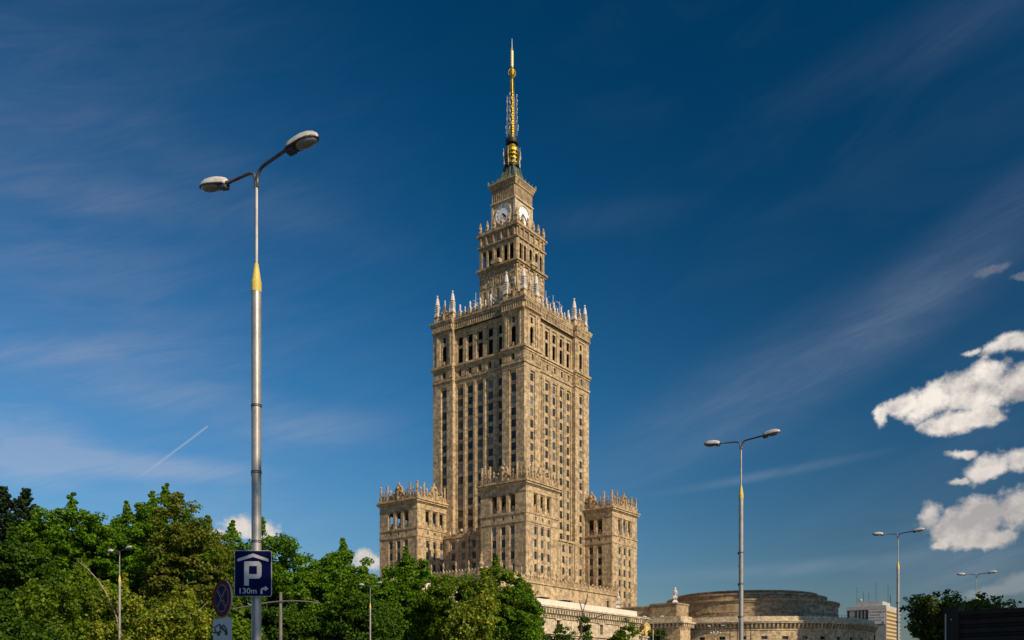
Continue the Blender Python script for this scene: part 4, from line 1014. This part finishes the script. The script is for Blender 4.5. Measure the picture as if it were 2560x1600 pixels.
# mast with a long curved bracket arm
M['mast'] = varied('weathered mast steel', (.20, .18, .155), (.14, .125, .11), 3, .6)
for ch in L1.children:
    if ch.name.startswith('lamp_head'): ch.rotation_euler.z += rad(12)
ms = thing('bracket_mast', 'grey steel mast with a long curved bracket arm beside the parking sign', 'mast', (-11.8, 45, 0))
q = MB(); q.lathe([(.11,0),(.075,6.25),(.085,6.3),(.01,6.4)],0,0,10); q.build('pole', M['mast'], ms)
def wpt(px, py, d): return ((px-HX)/F*d, d, CZ+(HY-py)/F*d)
q = MB(); q.tube([tuple(Vector(wpt(px, py, 44.9+(700-px)*.004)) - Vector((-11.8,45,0))) for px, py in ((583,1522),(612,1517),(640,1512),(672,1506),(702,1503),(740,1502),(770,1504),(800,1508))], .035, 6); q.build('bracket_arm', M['mast'], ms)

# ------------------------------------------------------------------ signs
ps = thing('parking_sign', 'blue covered-parking sign with a white P, arrow and 130m on the near lamp', 'road sign', (-4.213, 14.36, 3.498))
def rrect(w_, h_, r, n=5):
    out = []
    for cx, cz, a0 in ((w_/2-r, h_/2-r, 0), (-w_/2+r, h_/2-r, pi/2), (-w_/2+r, -h_/2+r, pi), (w_/2-r, -h_/2+r, 3*pi/2)):
        for i in range(n+1): a = a0+pi/2*i/n; out.append((cx+r*cos(a), cz+r*sin(a)))
    return out
q = MB(); q.prism(rrect(.604, .748, .035), -.004, .018); q.build('plate', M['sign_white'], ps)
q = MB(); q.prism(rrect(.588, .732, .028), -.007, -.0042); q.build('blue_field', M['sign_blue'], ps)
def zz(x, y): return ((x-819)*.001413, (727.5-y)*.001413)
q = MB(); Y0, Y1 = -.010, -.0072
q.prism([zz(*p) for p in ((640,560),(820,497),(998,560),(998,592),(820,537),(640,592))], Y0, Y1)
q.build('roof_symbol', M['sign_white'], ps)
q = MB(); out_ = [zz(718,866), zz(718,588)]; inn = []
arc = [(918-45+45*cos(t), 588+45-45*sin(t)) for t in [pi/2-i*pi/10 for i in range(6)]]
arc2 = [(918-45+45*cos(t), 787-45-45*sin(t)) for t in [-i*pi/10 for i in range(6)]]
# P from strips so that the counter stays open
q.prism([zz(718,588), zz(718,866), zz(772,866), zz(772,588)], Y0, Y1)
q.prism([zz(772.05,588), zz(772.05,642), zz(865,642)] + [zz(918,642), zz(918,633)] + [zz(*p) for p in reversed(arc)][1:], Y0, Y1)
q.prism([zz(865,642.05), zz(865,735), zz(918,735), zz(918,642.05)], Y0, Y1)
q.prism([zz(772.05,735.05), zz(772.05,787)] + [zz(*p) for p in reversed(arc2)] + [zz(918,735.05)], Y0, Y1)
q.build('letter', M['sign_white'], ps)
q = MB()
q.prism([zz(907,962), zz(928,962), zz(928,922), zz(936,914), zz(957,914), zz(957,932), zz(998,902), zz(957,870), zz(957,889), zz(925,891), zz(910,905), zz(907,925)], Y0, Y1)
q.build('arrow', M['sign_white'], ps)
me = text_mesh('130m', .124, 'lettering', M['sign_white'], .001); o = put('lettering', me, ps, (*zz(756, 0)[:1], -.0085, zz(0, 931)[1])); o.rotation_euler = (pi/2, 0, 0); o.scale = (1.1, 1, 1)
q = MB(); q.lathe([(.083,-.12),(.083,-.09)],0.013,.14,16,cap=False); q.lathe([(.083,.10),(.083,.13)],0.013,.14,16,cap=False); q.box(-.2,.2,.019,.03,-.12,-.09); q.box(-.2,.2,.019,.03,.10,.13); q.build('bracket', M['sign_back'], ps)
# no stopping sign on its own post
SR = rad(-44.6)
ns = thing('no_stopping_sign', 'round red and blue no stopping sign turned to the left', 'road sign', (-4.63, 14.1, 3.07), SR)
def disc(r, n=40): return [(r*cos(2*pi*i/n), r*sin(2*pi*i/n)) for i in range(n)]
q = MB(); q.prism(disc(.30), -.004, .022); q.build('plate', M['sign_back'], ns)
q = MB(); q.prism(disc(.297), -.007, -.0042); q.build('red_field', M['sign_red'], ns)
ri, wd = .215, .036
for nm, k, y0, y1, mm in (('white_outline', 0.0, -.0095, -.0072, 'sign_white'), ('blue_segment', .0055, -.0120, -.0097, 'sign_blue')):
    for s_ in range(4):
        a0 = s_*pi/2 + pi/4; w_ = wd/2+k*1.2; r = ri-k
        d0 = math.asin(w_/r); pts = []
        apex = w_*math.sqrt(2); am = a0+pi/4
        pts.append((apex*cos(am), apex*sin(am)))
        for i in range(9):
            a = a0+d0+(pi/2-2*d0)*i/8; pts.append((r*cos(a), r*sin(a)))
        q = MB(); q.prism(pts, y0, y1); q.build(nm, M[mm], ns)
tw = thing('tow_away_plate', 'white tow-away plate with a black tow truck symbol below the round sign', 'road sign', (-4.63, 14.1, 2.45), SR)
q = MB(); q.prism(rrect(.60, .60, .02), -.004, .010); q.build('plate', M['sign_white'], tw)
q = MB(); q.prism(rrect(.604, .604, .022), -.002, .008); q.build('rim', M['sign_back'], tw)
def tz(x, y): return ((x-462)/225*.60, .30-(y-1245-(462-x)*.1)*.001343)
q = MB(); Y0, Y1 = -.008, -.0042
for pl in ([(348,1412),(456,1398),(456,1416),(348,1430)], [(362,1352),(436,1308),(438,1320),(372,1362)], [(430,1314),(440,1312),(446,1398),(436,1400)], [(364,1358),(376,1356),(392,1412),(378,1414)],
           [(438,1338),(450,1332),(520,1400),(512,1446),(500,1440),(500,1412),(442,1362)], [(452,1334),(486,1320),(526,1372),(532,1440),(514,1446),(512,1380),(482,1340),(462,1350)]):
    q.prism([tz(*p) for p in pl], Y0, Y1)
q.prism([(tz(420,1436)[0]+.055*cos(2*pi*i/16), tz(420,1436)[1]+.026*sin(2*pi*i/16)) for i in range(16)], Y0-.0005, Y1)
q.build('tow_truck_symbol', M['black'], tw)
q = MB(); q.lathe([(.03,0),(.03,3.25),(.001,3.26)],0,0,12); q.box(-.04,.04,-.055,-.02,3.10,3.14); q.box(-.04,.04,-.055,-.02,2.55,2.59)
po = q.build('sign_post', M['sign_back'], loc=(-4.60, 14.155, 0)); po.rotation_euler = (0,0,SR); tag(po, 'thin grey post hidden behind the no stopping sign and tow-away plate', 'post')

# ------------------------------------------------------------------ dark fence, lower right
fd = Vector((.616, -.788, 0)); fn = thing('dark_fence', 'near-black corrugated metal fence with a square post in the lower right corner', 'fence', (4.44, 8.74, 0), math.atan2(fd.y, fd.x))
q = MB(); q.box(-.145, -.005, -.04, .10, 0, 2.46); q.build('post', M['fence'], fn)
q = MB(); q.box(-.13, -.118, -.046, -.041, .2, 2.4); q.ball(-.07, -.043, 2.34, .008); q.build('post_seam', M['sign_back'], fn)
q = MB(); q.box(0, 7, .02, .05, .05, 2.38)
z = .08; 
prof = []
while z < 2.34:
    prof += [(z, .02), (z+.012, -.008), (z+.052, -.008), (z+.064, .02)]; z += .088
for j in range(len(prof)-1):
    (z0, y0), (z1, y1) = prof[j], prof[j+1]; q.quad((0,y0-.001,z0),(7,y0-.001,z0),(7,y1-.001,z1),(0,y1-.001,z1))
q.box(0, 7, -.02, .06, 2.38, 2.417); q.build('panel', M['fence'], fn)
for x in (2.4, 4.8): q = MB(); q.box(x-.06, x+.06, .06, .16, 0, 2.42); q.build('post', M['fence'], fn)

# ------------------------------------------------------------------ unseen block added outside the frame to shade the round hall
def plain_block(name, label, pos, rz, w_, d_, h_, wallm):
    r = thing(name, label, 'building', pos, rz); q = MB(); nfl = int(h_/3.2)
    ops = [(2.0+i*3.4, 3.5+i*3.4, 1.6+k*3.2, 3.1+k*3.2) for i in range(int((w_-2)/3.4)) for k in range(nfl)]
    facade(q, 'B+', d_, 0, w_, 0, h_, ops, .25); facade(q, 'A-', 0, 0, d_, 0, h_, [], .2); facade(q, 'A+', w_, 0, d_, 0, h_, [], .2); facade(q, 'B-', 0, 0, w_, 0, h_, [], .2)
    q.box(-.3, w_+.3, -.3, d_+.3, h_, h_+.5); q.build('wall', wallm, r)
    q = MB(); q.box(.1, w_-.1, d_-.32, d_-.27, .5, h_-.2); q.build('windows', M['glass'], r)
    return r
pp_ = Vector((89.5, 276, 0)) + Vector((SX, SY, 0))*95
tb = plain_block('shade_tower_block', 'tall grey block added outside the frame to shade the round hall', (pp_.x, pp_.y, 0), math.atan2(SX, -SY), 46, 18, 112, M['concrete'])

# ------------------------------------------------------------------ trees
def leaves_mesh(name, centers, radii, flat, per, size, m, up=.55, elong=1.0, hang=0.0):
    """leaf blades scattered through ellipsoidal twigs clumps; numpy"""
    n = len(centers)*per
    ctr = np.repeat(np.array(centers), per, axis=0); rd = np.repeat(np.array(radii), per)
    d = rng.normal(size=(n, 3)); d /= np.linalg.norm(d, axis=1)[:, None]
    rr = rng.random(n)**.45
    off = d*(rr*rd)[:, None]; off[:, 2] *= flat
    pos = ctr + off
    nrm = d*.6 + rng.normal(size=(n, 3))*.55; nrm[:, 2] += up; nrm /= np.linalg.norm(nrm, axis=1)[:, None]
    t = np.cross(nrm, rng.normal(size=(n, 3))); t /= np.linalg.norm(t, axis=1)[:, None]
    if hang: t = t*(1-hang) + np.array([0, 0, -1.0])*hang; t /= np.linalg.norm(t, axis=1)[:, None]
    b = np.cross(nrm, t); b /= np.linalg.norm(b, axis=1)[:, None]
    s = size*(.65+.7*rng.random(n))
    L = (t*(s*.5*elong)[:, None]); Wd = b*(s*.42)[:, None]; up_ = nrm*(s*.10)[:, None]
    v = np.empty((n, 6, 3)); v[:, 0] = pos-L; v[:, 1] = pos-L*.15+Wd+up_; v[:, 2] = pos+L*.55+Wd*.6+up_; v[:, 3] = pos+L; v[:, 4] = pos+L*.55-Wd*.6+up_; v[:, 5] = pos-L*.15-Wd+up_
    me = bpy.data.meshes.new(name); me.vertices.add(n*6); me.vertices.foreach_set('co', v.ravel())
    me.loops.add(n*6); me.loops.foreach_set('vertex_index', np.arange(n*6, dtype=np.int32))
    me.polygons.add(n); me.polygons.foreach_set('loop_start', np.arange(0, n*6, 6, dtype=np.int32)); me.polygons.foreach_set('loop_total', np.full(n, 6, dtype=np.int32))
    me.materials.append(m); me.update(calc_edges=True); me.validate(); return me
def crown_centers(h0, h1, r, n, lobes=6, shell=.55, seed=0, taper=.22, shoots=0):
    n = int(n*1.25)
    g_ = np.random.default_rng(seed); out = []; rad_ = []
    lb = [(g_.uniform(0, 2*pi), g_.uniform(-.6, .9), g_.uniform(.12, .34)) for _ in range(lobes*2)]
    zc = (h0+h1)/2; hz = (h1-h0)/2
    while len(out) < n:
        d = g_.normal(size=3); d /= np.linalg.norm(d); k = g_.random()**.33
        k = shell+(1-shell)*k if g_.random() < .8 else k*shell
        az = math.atan2(d[1], d[0]); bulge = 1.0
        for a_, e_, w_ in lb: bulge += w_*math.exp(-((math.cos(az-a_)-1)**2*4 + (d[2]-e_)**2*3)) - .05
        bulge = min(bulge, 1.25); rz_ = r*(1-taper*max(0, d[2])**2)*bulge; d = np.sign(d)*np.abs(d)**.85
        out.append((d[0]*rz_*k, d[1]*rz_*k, zc+d[2]*hz*min(bulge, 1.05)*k)); rad_.append(g_.uniform(.42, .98))
    tops = sorted([c for c in out if c[2] > zc+hz*.45], key=lambda c: -c[2]+.25*abs(g_.normal()))
    for i in range(shoots):
        if not tops: break
        c = tops[min(i*3, len(tops)-1)]
        for j in range(4): out.append((c[0]+g_.normal()*.08, c[1]+g_.normal()*.08, c[2]+.35+j*.36)); rad_.append(.50-j*.10)
    return out, rad_
def trunk_mesh(h, r, crown_r, h0, m, seed=0, nb=9, lean=(0, 0)):
    g_ = random.Random(seed); b = MB(); pts = [(0,0,0)]; k = 6
    for i in range(1, k+1): t_ = i/k; pts.append((lean[0]*t_+g_.uniform(-.12,.12), lean[1]*t_+g_.uniform(-.12,.12), h*.86*t_))
    b.tube(pts, [r*(1-.13*i) for i in range(k+1)], 8)
    for j in range(nb):
        t_ = .30+.62*j/nb; z0 = h*.86*t_; a_ = g_.uniform(0, 2*pi); L = crown_r*g_.uniform(.6,.95)*(1.05-.5*t_)
        x0, y0 = lean[0]*t_, lean[1]*t_
        b.tube([(x0,y0,z0),(x0+L*.4*cos(a_),y0+L*.4*sin(a_),z0+L*.35),(x0+L*.75*cos(a_+.2),y0+L*.75*sin(a_+.2),z0+L*.55),(x0+L*cos(a_+.1),y0+L*sin(a_+.1),z0+L*.85)], [r*.42,r*.28,r*.16,r*.05], 5)
    return b.mesh('trunk', m)
def tree(name, label, px, top, d, rpx, h0, leafm, seed, n=330, per=120, size=.235, bark='bark', shoots=2, group=None, cat='tree', shell=.55, up=.55, crad=1.0, taper=.22, flat=.6, **kw):
    x, y, zt = wpt(px, top, d); r = rpx/F*d
    o = thing(name, label, cat, (x, y, 0), 0, group)
    c_, rr = crown_centers(h0, zt+.6, r, n, seed=seed, shoots=shoots, shell=shell, taper=taper)
    me = leaves_mesh('crown', c_, np.array(rr)*crad, flat, per, size, M[leafm], up=up, **kw); put('crown', me, o)
    put('trunk', trunk_mesh(zt, max(.10, r*.045), r, h0, M[bark], seed), o)
    return o
G = 'broadleaf trees along the park edge'
# back row of maples and chestnut
tree('maple_tree', 'broad dark green maple with upright shoots behind the leftmost street lamp', 190, 1236, 88, 145, 3, 'leaf_maple', 11, n=620, shoots=1, group=G)
tree('maple_tree', 'dense green maple between the leftmost lamp and the browning chestnut', 325, 1252, 86, 125, 3, 'leaf_maple', 12, n=460, shoots=1, group=G)
tree('chestnut_tree', 'tall chestnut with partly browned leaves left of the parking sign', 455, 1252, 80, 105, 3, 'leaf_chestnut', 13, n=430, per=110, shoots=0, group=G)
tree('maple_tree', 'lower green tree behind the near lamp pole beneath the small cloud', 575, 1345, 92, 75, 3, 'leaf_maple', 14, n=260, shoots=1, group=G)
tree('maple_tree', 'green tree with sky showing through its top just right of the parking sign', 690, 1316, 93, 80, 3, 'leaf_maple', 15, n=300, per=95, shoots=1, group=G, shell=.35)
tree('maple_tree', 'wide green maple midway between the parking sign and the skyscraper', 810, 1352, 88, 115, 2, 'leaf_maple', 16, n=460, shoots=1, group=G)
tree('maple_tree', 'bright green pointed tree in front of the left corner tower', 1010, 1385, 96, 92, 3, 'leaf_maple', 17, n=360, shoots=1, group=G, taper=.55)
tree('maple_tree', 'yellowish green rounded tree hiding the left end of the podium parapet', 1195, 1424, 94, 122, 2, 'leaf_young', 18, n=440, shoots=1, group=G)
tree('maple_tree', 'dark green tree at the left picture edge in front of the conifers', 45, 1318, 78, 95, 1, 'leaf_dark', 19, n=340, shoots=1, group=G)
tree('maple_tree', 'low green tree filling the gap left of the second-row lamp before the skyscraper', 930, 1470, 84, 105, 1, 'leaf_dark', 20, n=360, shoots=1, group=G)
tree('maple_tree', 'low dark tree directly below the parking sign', 670, 1470, 80, 110, 0, 'leaf_dark', 21, n=360, shoots=1, group=G)
tree('maple_tree', 'loose small tree reaching over the left end of the stone wing', 1318, 1470, 92, 60, 3, 'leaf_maple', 22, n=150, per=60, shoots=1, group=G, shell=.2)
tree('maple_tree', 'green maple with two pointed tips between the conifers and the broad maple', 112, 1262, 86, 85, 3, 'leaf_maple', 51, n=300, shoots=1, group=G)
tree('maple_tree', 'narrow green maple directly above the leftmost street lamp heads', 262, 1240, 92, 105, 3, 'leaf_maple', 52, n=380, shoots=1, group=G)
tree('maple_tree', 'green maple crown squeezed in left of the browning chestnut top', 395, 1252, 92, 90, 3, 'leaf_maple', 53, n=320, shoots=1, group=G)
tree('chestnut_tree', 'lower olive chestnut crown above the round traffic sign', 525, 1300, 84, 62, 2, 'leaf_chestnut', 54, n=230, per=110, shoots=1, group=G)
tree('maple_tree', 'dark green tree behind the second-row lamp before the left corner tower', 905, 1395, 100, 85, 2, 'leaf_maple', 55, n=260, shoots=1, group=G)
tree('maple_tree', 'green tree between the pointed tree and the rounded yellowish tree', 1095, 1462, 98, 70, 1, 'leaf_maple', 56, n=240, shoots=1, group=G)
tree('maple_tree', 'narrow tree at the right edge of the park next to the stone wing', 1300, 1500, 96, 62, 1, 'leaf_dark', 57, n=190, shoots=1, group=G)
# lit birches in front
G2 = 'sunlit young birches in front of the maples'
tree('birch_tree', 'drooping yellow-green birch left of the leftmost street lamp pole', 150, 1425, 59, 120, 0, 'leaf_young', 31, n=210, per=90, size=.17, bark='birch_bark', shoots=2, group=G2, up=.2, elong=1.3, hang=.4, crad=.75, flat=1.0)
BIRCH = tree('birch_tree', 'small yellowish birch around the leftmost street lamp pole', 285, 1462, 58, 75, 0, 'leaf_birch', 32, n=130, per=80, size=.17, bark='birch_bark', shoots=2, group=G2, up=.2, elong=1.3, hang=.4, crad=.7, flat=1.1)
tree('birch_tree', 'bright yellow-green birch just left of the round traffic sign', 445, 1482, 57.5, 125, 0, 'leaf_birch', 33, n=210, per=90, size=.17, bark='birch_bark', shoots=3, group=G2, up=.25, elong=1.3, hang=.35, crad=.7, flat=1.0)
tree('birch_tree', 'slender yellow-tipped birch in front of the rounded tree below the skyscraper', 1180, 1478, 72, 62, 1, 'leaf_birch', 34, n=160, per=70, size=.2, bark='birch_bark', shoots=3, group=G2, up=.2, elong=1.3, hang=.4, crad=.7, flat=1.1)
tree('birch_tree', 'low olive birch thicket at the bottom left corner', 40, 1508, 52, 110, 0, 'leaf_dark', 35, n=240, per=80, size=.19, bark='birch_bark', shoots=2, group=G2, crad=.8)
tree('birch_tree', 'low yellow-green bushy birch right of the tow-away plate', 600, 1520, 54, 60, 0, 'leaf_young', 36, n=140, per=80, size=.18, bark='birch_bark', shoots=2, group=G2, crad=.7)
def curved_branch(parent_px, pts, r, m):
    pass
# bare arching birch stems
q = MB(); q.tube([wpt(p_[0], p_[1], 57) for p_ in ((300,1600),(292,1545),(270,1490),(245,1450),(215,1418),(195,1404),(182,1408))], [.05,.045,.04,.03,.025,.018,.01], 6)
ob = q.build('stem', M['birch_bark'], BIRCH); ob.location = -BIRCH.location
# small trees before the wing
G3 = 'small trees in front of the stone wing'
for px, top, rp, n_, sd, lb in ((1345, 1560, 45, 110, 41, 'small dark tree at the left foot of the stone wing'), (1408, 1556, 36, 90, 42, 'small round tree below the first wing window'),
        (1462, 1528, 20, 14, 43, 'wispy sapling with bare twigs crossing the stone wing cornice'), (1555, 1545, 42, 110, 44, 'small leafy tree under the right end of the stone wing'), (1645, 1568, 24, 50, 45, 'small shrub-like tree right of the golden cartouche'),
        (1728, 1590, 16, 30, 46, 'tiny round tree below the gate pier of the round hall')):
    d = 120 if sd != 43 else 100
    tree('small_tree', lb, px, top, d, rp, 2 if sd != 43 else 5, 'leaf_young' if sd == 44 else 'leaf_dark', sd, n=n_, per=70, size=.22, shoots=0, group=G3, shell=.1, crad=.75)
q = MB()
for pl in (((1440,1612),(1462,1570),(1478,1545),(1482,1530)), ((1452,1590),(1456,1540),(1462,1510),(1470,1488)), ((1460,1540),(1452,1515),(1448,1500)), ((1478,1548),(1500,1540),(1512,1536)), ((1464,1512),(1468,1495),(1469,1484))):
    q.tube([wpt(a_, b_, 99.5) for a_, b_ in pl], [.08,.06,.04,.02][:len(pl)], 5)
tag(q.build('bare_sapling', M['bark']), 'leafless dark sapling in front of the stone wing windows', 'sapling')
# conifers, far left
def conifer(label, px, top, d, rp, seed):
    x, y, zt = wpt(px, top, d); o = thing('conifer_tree', label, 'conifer', (x, y, 0), 0, 'dark conifers at the left edge'); g_ = random.Random(seed)
    b = MB(); b.tube([(0,0,0),(0,0,zt-.2)], [.3,.03], 8); cs, rs = [], []
    z = zt-.3; k = 0
    while z > 5:
        t_ = (zt-z); L = min(rp/F*d, .22+t_*.52)
        for i in range(5):
            a_ = g_.uniform(0, 2*pi); l_ = L*g_.uniform(.7, 1.1)
            b.tube([(0,0,z),(l_*.6*cos(a_),l_*.6*sin(a_),z+l_*.15),(l_*cos(a_),l_*sin(a_),z+l_*.55)], [.05,.035,.015], 4)
            m_ = max(2, int(l_/.28))
            for j in range(m_): f_ = (j+.6)/m_; cs.append((l_*f_*cos(a_), l_*f_*sin(a_), z+l_*(.15*f_+.4*f_*f_))); rs.append(.19)
        z -= .48
    for j in range(5): cs.append((0,0,zt-.1-j*.25)); rs.append(.10+.03*j)
    put('trunk', b.mesh('trunk', M['bark']), o)
    put('crown', leaves_mesh('crown', cs, rs, .9, 26, .17, M['leaf_conifer'], up=.3, elong=1.9), o)
conifer('dark spruce with the highest tip at the very left edge', 8, 1216, 92, 60, 1)
conifer('dark spruce just left of the broad maple, second from the edge', 66, 1222, 93, 50, 2)
# robinia at the right behind the fence
def robinia(label, px, top, d, spread, seed, n_):
    x, y, zt = wpt(px, top, d); o = thing('robinia_tree', label, 'tree', (x, y, 0), 0, 'feathery trees behind the dark fence'); g_ = random.Random(seed)
    b = MB(); b.tube([(0,0,0),(.05,0,zt*.35),(0,.1,zt*.55)], [.12,.10,.08], 8); cs, rs = [], []
    for i in range(n_):
        a_ = 2*pi*i/n_+g_.uniform(-.3,.3); lv = g_.random(); L = spread/F*d*g_.uniform(.45, 1.0); z1 = zt*(.60+.38*lv); 
        p0 = Vector((0,.1,zt*(.42+.12*lv))); p3 = Vector((L*cos(a_), L*sin(a_), z1)); p1 = p0.lerp(p3, .4)+Vector((0,0,.25)); p2 = p0.lerp(p3, .75)+Vector((0,0,.22))
        b.tube([p0,p1,p2,p3], [.055,.035,.02,.008], 5)
        for j in range(9):
            t_ = .35+.65*j/8; c_ = p0.lerp(p3, t_)+Vector((g_.uniform(-.2,.2), g_.uniform(-.2,.2), .2*sin(t_*3)+g_.uniform(-.05,.15))); cs.append(tuple(c_)); rs.append(g_.uniform(.16,.30))
    put('trunk', b.mesh('trunk', M['bark']), o)
    put('crown', leaves_mesh('crown', cs, rs, .40, 24, .085, M['leaf_robinia'], up=.9, elong=1.5), o)
robinia('feathery tree with horizontal leaf layers left of the dark fence post', 2352, 1478, 26, 95, 5, 34)
robinia('feathery tree rising behind the dark fence under the farthest right lamp', 2465, 1488, 27, 85, 6, 30)

# unseen trees added by the near pavement so that loose crowns dapple signs and lower poles
for i, (t_, p_, lb) in enumerate(((-6.5, 22, 'loose shade tree added outside the frame, nearest to the camera'), (2.0, 22, 'loose shade tree added outside the frame, second along the near pavement'), (10.5, 22.5, 'loose shade tree added outside the frame, third along the near pavement'), (19.0, 22, 'loose shade tree added outside the frame, farthest along the near pavement'))):
    v = st(t_, p_); o = thing('shade_tree', lb, 'tree', (v[0], v[1], 0), 0, 'added shade trees by the near pavement')
    c_, rr = crown_centers(8.5, 21.0, 5.6, 230, seed=70+i, shell=.3)
    put('crown', leaves_mesh('crown', c_, np.array(rr)*.95, .6, 80, .30, M['leaf_maple']), o)
    put('trunk', trunk_mesh(19, .22, 5, 8, M['bark'], 70+i), o)
